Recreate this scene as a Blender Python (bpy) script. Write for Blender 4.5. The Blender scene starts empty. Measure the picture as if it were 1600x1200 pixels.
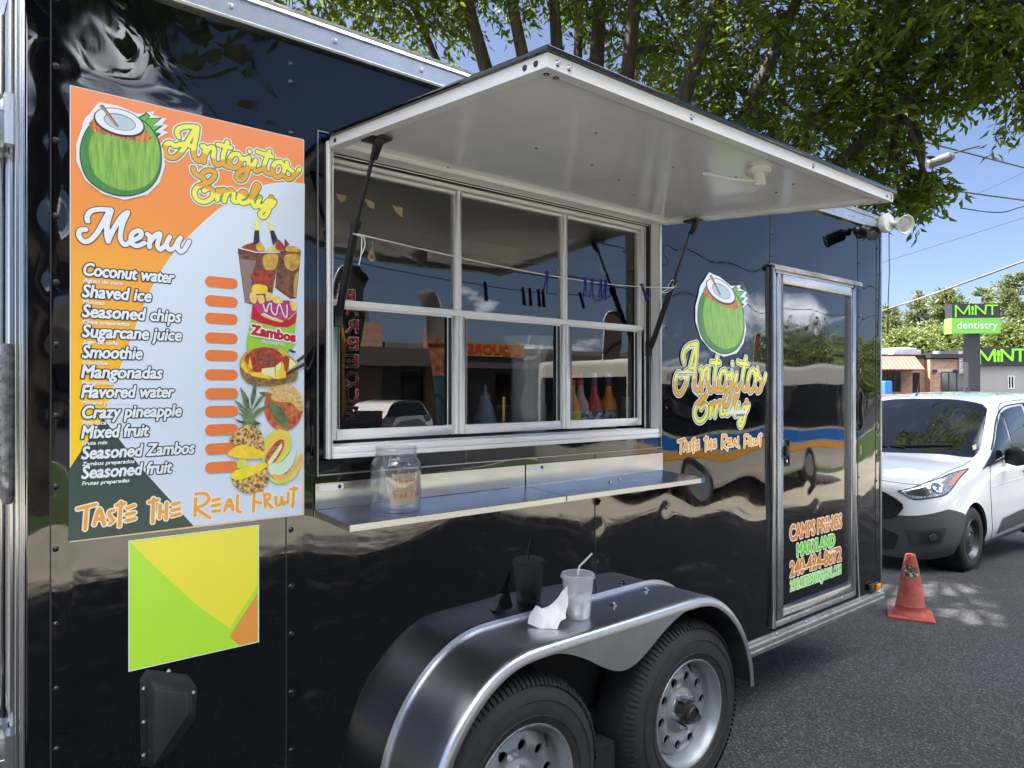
import bpy, bmesh, math, random
import numpy as np
from mathutils import Vector, Matrix
random.seed(7); rng = np.random.default_rng(7)
S = bpy.context.scene
C = S.collection
R = math.radians

# ------------------------------------------------------------------ camera
CAM = (0.0, -1.9, 1.6); FPX = 1125.0; TH = R(50)
cd = bpy.data.cameras.new('camera'); cam = bpy.data.objects.new('camera', cd); C.objects.link(cam)
cam.location = CAM; cam.rotation_euler = (R(90), 0, R(50 - 90))
cd.sensor_width = 36; cd.lens = FPX / 1600 * 36; cd.shift_y = 8 / 1600
cd.clip_start = 0.05; cd.clip_end = 2000
S.camera = cam
# ------------------------------------------------------------------ light
SUN_AZ = (-0.72, 0.69); SUN_EL = 58
wd = bpy.data.worlds.new('World'); S.world = wd; wd.use_nodes = True
nt = wd.node_tree; bg = nt.nodes['Background']
sky = nt.nodes.new('ShaderNodeTexSky'); sky.sky_type = 'NISHITA'; sky.sun_disc = False
sky.sun_elevation = R(SUN_EL); sky.sun_rotation = math.atan2(SUN_AZ[0], SUN_AZ[1]) % (2 * math.pi)
sky.air_density = 0.5; sky.dust_density = 2.2; sky.ozone_density = 1.1; sky.altitude = 50
# fair-weather clouds south of the trailer, plus a high bank added as fill light
tc = nt.nodes.new('ShaderNodeTexCoord')
mp = nt.nodes.new('ShaderNodeMapping'); mp.inputs['Scale'].default_value = (1, 1, 2.6)
nz = nt.nodes.new('ShaderNodeTexNoise'); nz.inputs['Scale'].default_value = 3.4; nz.inputs['Detail'].default_value = 7
nz.inputs['Roughness'].default_value = .55
rp = nt.nodes.new('ShaderNodeMapRange'); rp.inputs['To Min'].default_value = 0; rp.inputs['To Max'].default_value = 1
sx = nt.nodes.new('ShaderNodeSeparateXYZ')
def nmath(op, a, b_, clamp=False):
    n = nt.nodes.new('ShaderNodeMath'); n.operation = op; n.use_clamp = clamp
    for i, q in enumerate((a, b_)):
        if isinstance(q, (int, float)): n.inputs[i].default_value = q
        else: nt.links.new(q, n.inputs[i])
    return n.outputs[0]
mx = nt.nodes.new('ShaderNodeMix'); mx.data_type = 'RGBA'; mx.inputs[7].default_value = (40.0, 41.0, 43.0, 1)
nt.links.new(tc.outputs['Generated'], mp.inputs['Vector']); nt.links.new(mp.outputs[0], nz.inputs['Vector'])
nt.links.new(tc.outputs['Generated'], sx.inputs[0])
hi_ = nmath('MULTIPLY', nmath('SUBTRACT', sx.outputs['Z'], .42), 2.4, True)          # unseen bank added high in the south to brighten the shaded side
thr = nmath('SUBTRACT', .59, nmath('MULTIPLY', hi_, .26))
nt.links.new(nmath('ADD', thr, .16), rp.inputs['From Max']); nt.links.new(thr, rp.inputs['From Min']); nt.links.new(nz.outputs['Fac'], rp.inputs['Value'])
south = nmath('MULTIPLY', nmath('ADD', sx.outputs['Y'], .12), -5.0, True)
nt.links.new(nmath('MULTIPLY', rp.outputs[0], south), mx.inputs[0]); nt.links.new(sky.outputs[0], mx.inputs[6]); nt.links.new(mx.outputs[2], bg.inputs['Color'])
bg.inputs['Strength'].default_value = 0.05
sl = bpy.data.lights.new('sun', 'SUN'); sun = bpy.data.objects.new('sun', sl); C.objects.link(sun)
sl.energy = 4.0; sl.angle = R(.53); sl.color = (1, .95, .87)
sv = Vector((SUN_AZ[0] * math.cos(R(SUN_EL)), SUN_AZ[1] * math.cos(R(SUN_EL)), math.sin(R(SUN_EL)))).normalized()
sun.rotation_euler = (-sv).to_track_quat('-Z', 'Y').to_euler(); sun.location = (-8, 8, 20)
vs = S.view_settings; vs.view_transform = 'Standard'; vs.look = 'None'; vs.gamma = 1; vs.exposure = 2.58; vs.use_curve_mapping = False
S.render.engine = 'CYCLES'
S.cycles.max_bounces = 10; S.cycles.transparent_max_bounces = 24; S.cycles.use_denoising = True
S.cycles.sample_clamp_indirect = 6

# ------------------------------------------------------------------ measuring helpers (photo survey -> metres on real surfaces)
AX = (math.cos(TH), math.sin(TH)); RT = (math.sin(TH), -math.cos(TH))
def ray(px, py):
    u = (px - 800) / FPX; v = -(py - 608) / FPX
    return (AX[0] + u * RT[0], AX[1] + u * RT[1], v)
def onwall(px, py, y=0.0):                       # (x, z) on the plane y = const
    r = ray(px, py); t = (y - CAM[1]) / r[1]
    return (t * r[0], CAM[2] + t * r[2])
def at(px, py, d):                               # point at a forward distance d
    r = ray(px, py)
    return Vector((d * r[0], CAM[1] + d * r[1], CAM[2] + d * r[2]))

# ------------------------------------------------------------------ materials
def lin(c):
    c = c / 255.0
    return c / 12.92 if c <= .04045 else ((c + .055) / 1.055) ** 2.4
MATS = {}
def mat(name, col, rough=.5, metal=0.0, spec=.5, vary=None, bump=None, coat=0.0, emit=None, stretch=None):
    if name in MATS: return MATS[name]
    m = bpy.data.materials.new(name); m.use_nodes = True
    t = m.node_tree; b = t.nodes['Principled BSDF']
    b.inputs['Base Color'].default_value = (*col, 1); b.inputs['Roughness'].default_value = rough
    b.inputs['Metallic'].default_value = metal; b.inputs['Specular IOR Level'].default_value = spec
    b.inputs['Coat Weight'].default_value = coat; b.inputs['Coat Roughness'].default_value = .03
    if vary or bump:
        c = t.nodes.new('ShaderNodeTexCoord'); vec = c.outputs['Object']
        if stretch:
            q = t.nodes.new('ShaderNodeMapping'); q.inputs['Scale'].default_value = stretch
            t.links.new(vec, q.inputs[0]); vec = q.outputs[0]
    if vary:                                     # (scale, amount, [second colour], [lo, hi])
        n = t.nodes.new('ShaderNodeTexNoise'); n.inputs['Scale'].default_value = vary[0]; n.inputs['Detail'].default_value = 6
        n.inputs['Roughness'].default_value = .6
        t.links.new(vec, n.inputs['Vector'])
        r = t.nodes.new('ShaderNodeValToRGB'); e = r.color_ramp.elements
        lo, hi = vary[3] if len(vary) > 3 else (.32, .68)
        e[0].position = lo; e[1].position = hi
        a = vary[1]
        e[0].color = (*[max(0, k * (1 - a)) for k in col], 1)
        c2 = vary[2] if len(vary) > 2 and vary[2] else [min(1, k * (1 + a)) for k in col]
        e[1].color = (*c2, 1)
        t.links.new(n.outputs['Fac'], r.inputs[0]); t.links.new(r.outputs[0], b.inputs['Base Color'])
    if bump:                                     # (scale, strength, distance)
        n = t.nodes.new('ShaderNodeTexNoise'); n.inputs['Scale'].default_value = bump[0]; n.inputs['Detail'].default_value = 4
        t.links.new(vec, n.inputs['Vector'])
        u = t.nodes.new('ShaderNodeBump'); u.inputs['Strength'].default_value = bump[1]; u.inputs['Distance'].default_value = bump[2]
        t.links.new(n.outputs['Fac'], u.inputs['Height']); t.links.new(u.outputs[0], b.inputs['Normal'])
    if emit:
        b.inputs['Emission Color'].default_value = (*col, 1); b.inputs['Emission Strength'].default_value = emit
    MATS[name] = m
    return m
def pc(name, r, g, b, rough=.35, k=1.05, **kw):          # printed / painted colour given as sRGB
    return mat(name, (min(.9, lin(r) * k), min(.9, lin(g) * k), min(.9, lin(b) * k)), rough, **kw)
def glass(name, tint, ior=1.5, rough=0.0, boost=1.0, milky=None):
    m = bpy.data.materials.new(name); m.use_nodes = True; t = m.node_tree; t.nodes.clear()
    o = t.nodes.new('ShaderNodeOutputMaterial'); mxs = t.nodes.new('ShaderNodeMixShader')
    tr = t.nodes.new('ShaderNodeBsdfTransparent'); tr.inputs[0].default_value = (*tint, 1)
    gl = t.nodes.new('ShaderNodeBsdfGlossy'); gl.inputs['Roughness'].default_value = rough
    lw = t.nodes.new('ShaderNodeLayerWeight'); lw.inputs[0].default_value = .5
    pw = t.nodes.new('ShaderNodeMath'); pw.operation = 'POWER'; pw.inputs[1].default_value = 4.0; t.links.new(lw.outputs['Facing'], pw.inputs[0])
    f0 = ((ior - 1) / (ior + 1)) ** 2
    mm = t.nodes.new('ShaderNodeMath'); mm.operation = 'MULTIPLY_ADD'; mm.use_clamp = True; mm.inputs[1].default_value = .8; mm.inputs[2].default_value = f0 * boost
    t.links.new(pw.outputs[0], mm.inputs[0]); t.links.new(mm.outputs[0], mxs.inputs[0])
    base = tr.outputs[0]
    if milky:
        df = t.nodes.new('ShaderNodeBsdfDiffuse'); df.inputs[0].default_value = (*milky[1], 1)
        tl = t.nodes.new('ShaderNodeBsdfTranslucent'); tl.inputs[0].default_value = (*milky[1], 1)
        m0 = t.nodes.new('ShaderNodeMixShader'); m0.inputs[0].default_value = .5
        t.links.new(df.outputs[0], m0.inputs[1]); t.links.new(tl.outputs[0], m0.inputs[2])
        m2 = t.nodes.new('ShaderNodeMixShader'); m2.inputs[0].default_value = milky[0]
        t.links.new(tr.outputs[0], m2.inputs[1]); t.links.new(m0.outputs[0], m2.inputs[2]); base = m2.outputs[0]
    t.links.new(base, mxs.inputs[1]); t.links.new(gl.outputs[0], mxs.inputs[2]); t.links.new(mxs.outputs[0], o.inputs[0])
    MATS[name] = m
    return m
def leafmat(name, c1, c2, tr, tl_amt=.45):
    m = bpy.data.materials.new(name); m.use_nodes = True; t = m.node_tree; t.nodes.clear()
    o = t.nodes.new('ShaderNodeOutputMaterial')
    g = t.nodes.new('ShaderNodeNewGeometry'); r = t.nodes.new('ShaderNodeValToRGB')
    r.color_ramp.elements[0].color = (*c1, 1); r.color_ramp.elements[1].color = (*c2, 1)
    t.links.new(g.outputs['Random Per Island'], r.inputs[0])
    b = t.nodes.new('ShaderNodeBsdfPrincipled'); b.inputs['Roughness'].default_value = .42
    b.inputs['Specular IOR Level'].default_value = .35
    t.links.new(r.outputs[0], b.inputs['Base Color'])
    l = t.nodes.new('ShaderNodeBsdfTranslucent')
    q = t.nodes.new('ShaderNodeMix'); q.data_type = 'RGBA'; q.blend_type = 'MULTIPLY'; q.inputs[0].default_value = 1
    q.inputs[7].default_value = (*tr, 1); t.links.new(r.outputs[0], q.inputs[6]); t.links.new(q.outputs[2], l.inputs[0])
    x = t.nodes.new('ShaderNodeMixShader'); x.inputs[0].default_value = tl_amt
    t.links.new(b.outputs[0], x.inputs[1]); t.links.new(l.outputs[0], x.inputs[2]); t.links.new(x.outputs[0], o.inputs[0])
    MATS[name] = m
    return m
paint = mat('black_gloss_paint', (.0007, .0012, .0030), .02, spec=.78)
paint_door = mat('black_door_paint', (.0007, .0012, .0030), .03, spec=.78)
for m_ in (paint, paint_door):                   # wiped but not spotless: faint smears and vertical run marks in the gloss
    t_ = m_.node_tree; c_ = t_.nodes.new('ShaderNodeTexCoord'); q_ = t_.nodes.new('ShaderNodeMapping'); q_.inputs['Scale'].default_value = (9, 1, 1.6)
    n_ = t_.nodes.new('ShaderNodeTexNoise'); n_.inputs['Scale'].default_value = 2.2; n_.inputs['Detail'].default_value = 7; n_.inputs['Roughness'].default_value = .7
    r_ = t_.nodes.new('ShaderNodeMapRange'); r_.inputs['From Min'].default_value = .45; r_.inputs['From Max'].default_value = .8; r_.inputs['To Min'].default_value = .012; r_.inputs['To Max'].default_value = .11
    t_.links.new(c_.outputs['Object'], q_.inputs[0]); t_.links.new(q_.outputs[0], n_.inputs['Vector']); t_.links.new(n_.outputs['Fac'], r_.inputs['Value']); t_.links.new(r_.outputs[0], t_.nodes['Principled BSDF'].inputs['Roughness'])
alu = mat('aluminium', (.60, .61, .63), .34, 1, vary=(9, .12), bump=(60, .12, .002))
alu_old = mat('weathered_aluminium', (.50, .50, .50), .42, 1, vary=(14, .25), bump=(40, .2, .003))
steel = mat('stainless_steel', (.52, .53, .55), .24, 1, vary=(5, .1), stretch=(1, 6, 6))
fender_m = mat('fender_aluminium', (.60, .61, .65), .31, 1, vary=(48, .0, (.80, .82, .86), (.66, .74)), bump=(5, .06, .008), stretch=(1, .35, 1))
white_alu = mat('white_aluminium', (.80, .80, .79), .32, vary=(6, .05))
white_pl = mat('white_plastic', (.75, .75, .72), .35)
black_rub = mat('black_rubber', (.012, .012, .013), .55)
black_pl = mat('black_plastic', (.014, .014, .016), .38)
black_metal = mat('black_steel', (.012, .012, .014), .3)
tyre_m = mat('tyre_rubber', (.017, .017, .018), .72, vary=(30, .3), bump=(140, .25, .003))
rim_m = mat('silver_wheel_paint', (.29, .305, .325), .36, .55, vary=(20, .08))
chrome = mat('zinc', (.66, .68, .70), .22, 1)
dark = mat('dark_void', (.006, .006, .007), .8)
screw_m = mat('black_screw', (.010, .010, .012), .25)

# ------------------------------------------------------------------ mesh helpers
class MB:
    def __init__(s): s.v = []; s.f = []; s.m = []
    def add(s, vs, fs, mi=0):
        n = len(s.v); s.v.extend([tuple(p) for p in vs])
        for f in fs: s.f.append([i + n for i in f]); s.m.append(mi)
    def box(s, x0, x1, y0, y1, z0, z1, mi=0):
        s.add([(x0, y0, z0), (x1, y0, z0), (x1, y1, z0), (x0, y1, z0), (x0, y0, z1), (x1, y0, z1), (x1, y1, z1), (x0, y1, z1)],
              [(0, 3, 2, 1), (4, 5, 6, 7), (0, 1, 5, 4), (1, 2, 6, 5), (2, 3, 7, 6), (3, 0, 4, 7)], mi)
    def obox(s, o, ax, ay, az, mi=0):            # box from a corner and three edge vectors
        o = Vector(o); ax = Vector(ax); ay = Vector(ay); az = Vector(az)
        v = [o, o + ax, o + ax + ay, o + ay]; v += [p + az for p in v]
        s.add(v, [(0, 3, 2, 1), (4, 5, 6, 7), (0, 1, 5, 4), (1, 2, 6, 5), (2, 3, 7, 6), (3, 0, 4, 7)], mi)
    def prism(s, poly, ext, mi=0):               # planar 3-D polygon pushed along ext
        p = [Vector(q) for q in poly]; e = Vector(ext); n = len(p)
        s.add(p + [q + e for q in p], [list(range(n))[::-1], list(range(n, 2 * n))] + [(i, (i + 1) % n, n + (i + 1) % n, n + i) for i in range(n)], mi)
    def tube(s, pts, r, n=8, mi=0, cap=True):
        pts = [Vector(p) for p in pts]; k = len(pts); rs = r if isinstance(r, (list, tuple)) else [r] * k
        up = None; base = len(s.v); vs = []
        for i, p in enumerate(pts):
            d = (pts[min(i + 1, k - 1)] - pts[max(i - 1, 0)])
            d = d.normalized() if d.length > 1e-9 else Vector((0, 0, 1))
            if up is None: up = d.orthogonal().normalized()
            up = (up - d * up.dot(d)); up = up.normalized() if up.length > 1e-6 else d.orthogonal().normalized()
            w = d.cross(up)
            for j in range(n):
                a = 2 * math.pi * j / n
                vs.append(p + (up * math.cos(a) + w * math.sin(a)) * rs[i])
        fs = [(i * n + j, i * n + (j + 1) % n, (i + 1) * n + (j + 1) % n, (i + 1) * n + j) for i in range(k - 1) for j in range(n)]
        if cap: fs += [list(range(n))[::-1], list(range((k - 1) * n, k * n))]
        s.add(vs, fs, mi)
    def lathe(s, prof, o=(0, 0, 0), ax=(0, 0, 1), n=32, mi=0, up=None):
        ax = Vector(ax).normalized(); o = Vector(o); a = (Vector(up) if up else ax.orthogonal()).normalized(); b = ax.cross(a)
        k = len(prof); vs = []
        for r, h in prof:
            for j in range(n):
                t = 2 * math.pi * j / n
                vs.append(o + ax * h + (a * math.cos(t) + b * math.sin(t)) * r)
        mis = mi if isinstance(mi, (list, tuple)) else [mi] * (k - 1)
        nb = len(s.v); s.v.extend([tuple(p) for p in vs])
        for i in range(k - 1):
            for j in range(n):
                s.f.append([nb + i * n + j, nb + i * n + (j + 1) % n, nb + (i + 1) * n + (j + 1) % n, nb + (i + 1) * n + j]); s.m.append(mis[i])
    def poly(s, pts, mi=0): s.add(pts, [list(range(len(pts)))], mi)
    def grid(s, P, mi=0, close=False):           # P[i][j] points
        a = len(P); b = len(P[0]); vs = [p for r_ in P for p in r_]
        fs = [(i * b + j, i * b + j + 1, (i + 1) * b + j + 1, (i + 1) * b + j) for i in range(a - 1) for j in range(b - 1)]
        if close: fs += [(i * b + b - 1, i * b, (i + 1) * b, (i + 1) * b + b - 1) for i in range(a - 1)]
        s.add(vs, fs, mi)
    def build(s, name, mats, parent=None, smooth=None, bevel=None, seg=2, local=False, merge=False, recalc=False):
        me = bpy.data.meshes.new(name)
        me.from_pydata([tuple(p) for p in s.v], [], s.f)
        ms = mats if isinstance(mats, (list, tuple)) else [mats]
        for q in ms: me.materials.append(q)
        me.polygons.foreach_set('material_index', s.m)
        if bevel or merge or recalc:
            b = bmesh.new(); b.from_mesh(me)
            if merge or bevel: bmesh.ops.remove_doubles(b, verts=b.verts, dist=1e-5)
            if recalc: bmesh.ops.recalc_face_normals(b, faces=b.faces)
            if bevel:
                es = [e for e in b.edges if len(e.link_faces) == 2 and e.calc_face_angle(0) > R(28)]
                bmesh.ops.bevel(b, geom=es, offset=bevel, segments=seg, profile=.5, affect='EDGES', clamp_overlap=True)
            b.to_mesh(me); b.free()
        if smooth or bevel:
            me.shade_smooth(); me.set_sharp_from_angle(angle=R(smooth or 40))
        me.update()
        o = bpy.data.objects.new(name, me); C.objects.link(o)
        if parent is not None:
            o.parent = parent
            if not local: o.matrix_parent_inverse = WM(parent).inverted()
        return o
def WM(o):
    m = Matrix.LocRotScale(o.location, o.rotation_euler, o.scale)
    return WM(o.parent) @ o.matrix_parent_inverse @ m if o.parent else m
def tag(o, label=None, cat=None, group=None, kind=None):
    if label: o['label'] = label
    if cat: o['category'] = cat
    if group: o['group'] = group
    if kind: o['kind'] = kind
    return o
def thing(name, loc, label, cat, group=None, rz=0):
    o = bpy.data.objects.new(name, None); o.empty_display_size = .1; C.objects.link(o)
    o.location = loc; o.rotation_euler = (0, 0, rz)
    return tag(o, label, cat, group)
def kids(o): return [c for c in C.objects if c.parent == o]
def clone(o, loc=None, rz=None, label=None, parent=None):
    ch = kids(o); c = o.copy(); C.objects.link(c)
    if parent is not None: c.parent = parent
    if loc is not None: c.location = loc
    if rz is not None: c.rotation_euler = (0, 0, rz)
    if label: c['label'] = label
    for k in ch: clone(k, parent=c)
    return c
def catmull(p, n=6, closed=False):
    p = [np.array(q, float) for q in p]; k = len(p)
    if k < 3 and not closed: return p
    out = []
    for i in range(k if closed else k - 1):
        a, b, c, d = (p[(i - 1) % k], p[i], p[(i + 1) % k], p[(i + 2) % k]) if closed else (p[max(i - 1, 0)], p[i], p[i + 1], p[min(i + 2, k - 1)])
        for j in range(n):
            t = j / n
            out.append(.5 * (2 * b + (c - a) * t + (2 * a - 5 * b + 4 * c - d) * t * t + (3 * b - a - 3 * c + d) * t ** 3))
    if not closed: out.append(p[-1])
    return out

# ------------------------------------------------------------------ lettering: distance fields turned into clean flat meshes
def seg_field(segs, X, Z):
    P = np.stack([X.ravel(), Z.ravel()], 1); best = np.full(len(P), 1e9)
    for a, b in segs:
        d = b - a; L = max(d @ d, 1e-12); t = np.clip(((P - a) @ d) / L, 0, 1)
        q = P - a - t[:, None] * d; best = np.minimum(best, (q * q).sum(1))
    return np.sqrt(best).reshape(X.shape)
def grid_of(lo, hi, h):
    xs = np.arange(lo[0], hi[0] + h, h); zs = np.arange(lo[1], hi[1] + h, h)
    return xs, zs, *np.meshgrid(xs, zs, indexing='ij')
def strokes_field(strokes, pad, h):
    allp = np.concatenate([np.array(s) for s in strokes])
    xs, zs, X, Z = grid_of(allp.min(0) - pad, allp.max(0) + pad, h)
    segs = []
    for s in strokes:
        s = [np.array(q, float) for q in s]
        segs += [(s[i], s[i + 1]) for i in range(len(s) - 1)] if len(s) > 1 else [(s[0], s[0] + 1e-6)]
    return xs, zs, seg_field(segs, X, Z)
_fc = {}
def font_outline(txt):
    if txt in _fc: return _fc[txt]
    cu = bpy.data.curves.new('t', 'FONT'); cu.body = txt; cu.resolution_u = 3
    ob = bpy.data.objects.new('t', cu); C.objects.link(ob)
    dg = bpy.context.evaluated_depsgraph_get(); me = ob.evaluated_get(dg).to_mesh()
    V = np.array([v.co[:2] for v in me.vertices])
    cnt = {}
    for p in me.polygons:
        for e in p.edge_keys: cnt[e] = cnt.get(e, 0) + 1
    segs = [(V[a].copy(), V[b].copy()) for (a, b), n in cnt.items() if n == 1]
    ob.evaluated_get(dg).to_mesh_clear(); bpy.data.objects.remove(ob); bpy.data.curves.remove(cu)
    _fc[txt] = segs
    return segs
def font_field(txt, x0, z0, w, cap, shear=0.0, pad=.006, h=.002, flip=False):
    segs = font_outline(txt)
    A = np.array(segs); lo = A.reshape(-1, 2).min(0); hi = A.reshape(-1, 2).max(0)
    capu = np.array(font_outline('H')).reshape(-1, 2)[:, 1].max()
    B = A.copy(); kz = cap / capu
    B[..., 1] = A[..., 1] * kz
    B[..., 0] = (A[..., 0] - lo[0]) * (w - shear * cap) / (hi[0] - lo[0]) + B[..., 1] * shear
    if flip: B[..., 0] = w - B[..., 0]
    B[..., 0] += x0; B[..., 1] += z0
    Q = B.reshape(-1, 2)
    xs, zs, X, Z = grid_of(Q.min(0) - pad, Q.max(0) + pad, h)
    D = seg_field([(s[0], s[1]) for s in B], X, Z)
    ins = np.zeros(X.shape, bool)
    for a, b in B:
        if a[1] == b[1]: continue
        c = (a[1] > Z) != (b[1] > Z)
        xi = (b[0] - a[0]) * (Z - a[1]) / (b[1] - a[1]) + a[0]
        ins ^= c & (X < xi)
    return xs, zs, np.where(ins, -D, D)
def emit(mb, fld, thr, mapf, layer=0, mi=0, pick=None):
    xs, zs, F = fld; G = F - thr; I = G < 0; nx, nz_ = G.shape
    vid = {}
    def vert(x, z):
        k = (round(x, 6), round(z, 6))
        if k not in vid: vid[k] = len(mb.v); mb.v.append(tuple(mapf(x, z, layer)))
        return vid[k]
    n = I[:-1, :-1].astype(int) + I[1:, :-1] + I[1:, 1:] + I[:-1, 1:]
    for j in range(nz_ - 1):
        i = 0
        while i < nx - 1:
            c = n[i, j]
            if c == 0: i += 1; continue
            if c == 4:
                k = i; m0 = pick(xs[i], zs[j]) if pick else mi
                while k + 1 < nx - 1 and n[k + 1, j] == 4 and (not pick or pick(xs[k + 1], zs[j]) == m0): k += 1
                q = [(xs[i], zs[j]), (xs[k + 1], zs[j]), (xs[k + 1], zs[j + 1]), (xs[i], zs[j + 1])]
                mb.f.append([vert(*p) for p in q]); mb.m.append(m0); i = k + 1; continue
            cs = [(i, j), (i + 1, j), (i + 1, j + 1), (i, j + 1)]; out = []
            for a in range(4):
                p, q = cs[a], cs[(a + 1) % 4]
                if I[p]: out.append((xs[p[0]], zs[p[1]]))
                if I[p] != I[q]:
                    t = G[p] / (G[p] - G[q]); t = min(max(t, .001), .999)
                    out.append((xs[p[0]] + t * (xs[q[0]] - xs[p[0]]), zs[p[1]] + t * (zs[q[1]] - zs[p[1]])))
            if len(out) > 2:
                ids = []
                for p in out:
                    v_ = vert(*p)
                    if v_ not in ids: ids.append(v_)
                if len(ids) > 2: mb.f.append(ids); mb.m.append(pick(xs[i], zs[j]) if pick else mi)
            i += 1
def wallmap(y0=-.0012, step=.00009, k=1.0):
    return lambda x, z, l: (x, y0 - step * l + k * disp1(x, z), z)
# ------------------------------------------------------------------ the ground
def gz(x, y=0):
    t = min(max((x - 3.4) / 11.0, 0), 1)
    return -.6 * t * t * (3 - 2 * t)
def sheet(name, x0, x1, ys, m, dz=0.0, kind='structure', jag=0.0):
    xs = sorted(set([x0, x1] + [x for x in [-400, -60, -20, -8, -4, 0, 2, 3.2] + [3.4 + .55 * k for k in range(21)] + [20, 30, 60, 120, 400] if x0 < x < x1]))
    P = []
    for x in xs:
        P.append([(x, y + (jag * math.sin(x * 1.7 + y) + jag * .5 * math.sin(x * 4.1) if jag else 0), gz(x) + dz) for y in ys])
    b = MB(); b.grid(P); o = b.build(name, m, smooth=60); o['kind'] = kind
    return o
def asphalt_mat():
    m = mat('asphalt', (.045, .045, .048), .82); t = m.node_tree; b = t.nodes['Principled BSDF']
    c = t.nodes.new('ShaderNodeTexCoord')
    def noise(sc, det=3, rough=.6):
        n = t.nodes.new('ShaderNodeTexNoise'); n.inputs['Scale'].default_value = sc; n.inputs['Detail'].default_value = det
        n.inputs['Roughness'].default_value = rough; t.links.new(c.outputs['Object'], n.inputs['Vector']); return n
    big = noise(1.3, 5); v = t.nodes.new('ShaderNodeTexVoronoi'); v.inputs['Scale'].default_value = 130
    t.links.new(c.outputs['Object'], v.inputs['Vector'])
    r = t.nodes.new('ShaderNodeValToRGB'); e = r.color_ramp.elements
    e[0].position = .0; e[0].color = (.014, .014, .016, 1); e[1].position = 1; e[1].color = (.135, .131, .128, 1)
    k = e.new(.55); k.color = (.030, .030, .034, 1); k2 = e.new(.86); k2.color = (.055, .055, .058, 1)
    sp = t.nodes.new('ShaderNodeSeparateColor'); t.links.new(v.outputs['Color'], sp.inputs[0]); t.links.new(sp.outputs[0], r.inputs[0])
    r2 = t.nodes.new('ShaderNodeMapRange'); r2.inputs['To Min'].default_value = .5; r2.inputs['To Max'].default_value = 1.5
    t.links.new(big.outputs['Fac'], r2.inputs['Value'])
    mm = t.nodes.new('ShaderNodeVectorMath'); mm.operation = 'SCALE'
    t.links.new(r.outputs[0], mm.inputs[0]); t.links.new(r2.outputs[0], mm.inputs['Scale']); t.links.new(mm.outputs[0], b.inputs['Base Color'])
    bp = t.nodes.new('ShaderNodeBump'); bp.inputs['Strength'].default_value = .9; bp.inputs['Distance'].default_value = .006
    f = noise(160, 3); ad = t.nodes.new('ShaderNodeMath'); t.links.new(f.outputs['Fac'], ad.inputs[0]); t.links.new(v.outputs['Distance'], ad.inputs[1])
    t.links.new(ad.outputs[0], bp.inputs['Height']); t.links.new(bp.outputs[0], b.inputs['Normal'])
    return m
asphalt = asphalt_mat()
concrete = mat('pale_concrete', (.44, .40, .33), .85, vary=(.8, .14), bump=(60, .3, .004))
grass_m = mat('mown_grass', (.055, .095, .02), .9, vary=(6, .35), bump=(90, .8, .02))
sheet('ground', -400, 400, [-400, -120, -40, -20, -10, -4, 0, 4, 10, 40, 120, 400], asphalt)
sheet('pavement', -60, 60, [-7.6, -6.2, -4.9], concrete, .004, jag=.10)
g = sheet('grass_verge', -60, 60, [-12.6, -11, -9.4, -7.6], grass_m, .006, jag=.10)
sheet('kerb', -60, 60, [-12.9, -12.75, -12.6], mat('kerb_concrete', (.5, .47, .42), .8), .012)

# ------------------------------------------------------------------ the food trailer
TR = thing('food_trailer', (2.35, 1.05, 0), 'glossy black food vending trailer with an open serving window under a raised awning', 'food trailer')
XL, XR, ZB, ZT, DEP = .198, 4.50, .365, 2.56, 2.25
HX0, HX1, HZ0, HZ1 = .907, 2.392, 1.402, 2.302          # opening of the serving window
SEAM = {'s1': .245, 's2': .79, 's3': 2.009, 's4': 3.253, 's5': 4.20, 's6': 4.435}
screws = [(.256, z) for z in (2.48, 2.327, 2.16, 1.99, 1.84, 1.70, 1.54, 1.38, 1.24, 1.07, .925, .79, .64, .5)]
screws += [(.804, z) for z in (2.49, 2.44, 2.30, 1.215, 1.06, .93, .77, .61, .46)]
screws += [(2.022, z) for z in (1.19, 1.07, .94, .84)]
screws += [(3.268, z) for z in (2.50, 2.37, 2.26)] + [(2.44, 2.16), (2.44, 1.86), (2.44, 1.52), (2.44, 1.1)]
screws += [(4.215, .47 + .155 * k) for k in range(14)] + [(4.452, .43 + .155 * k) for k in range(14)]
SC = np.array(screws); WAVE = 2.3
def ramp(v, a, b): return np.clip((v - a) / (b - a), 0, 1)
def mask(x, z):                                  # the sheet lies flat under the two stickers
    return 1 - ramp(x, .258, .283) * ramp(-x, -.868, -.842) * ramp(z, .89, .928) * ramp(-z, -2.33, -2.292)
def wave_only(x, z):                             # oil-canned sheet metal: shallow real waves
    d = .00085 * np.sin(2.1 * x + 1.3 * np.sin(1.7 * z + .4)) * np.sin(5.3 * z + 1.1 * np.sin(2.3 * x))
    d += .00060 * np.sin(7.4 * x + 2.0 * z + .7) * np.sin(4.4 * z - 1.3 * x + .2)
    d += .00028 * np.sin(14.5 * x - 5.0 * z) * np.sin(9.1 * z + 3.1 * x + 1.0)
    d *= WAVE
    d += .0011 * np.exp(-((x - .42) / .16) ** 2 - ((z - 2.42) / .12) ** 2) * np.sin(24 * x + 18 * z)
    return d * mask(x, z)
def disp(x, z):                                  # ... and dimples at the screws
    d = wave_only(x, z); k_ = mask(x, z) * .0007
    for sx_, sz_ in SC:
        q = ((x - sx_) / .030) ** 2 + ((z - sz_) / .034) ** 2
        if np.isscalar(q): d += k_ * math.exp(-q) if q < 12 else 0
        else: d = d + k_ * np.exp(-np.minimum(q, 50))
    return d
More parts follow.
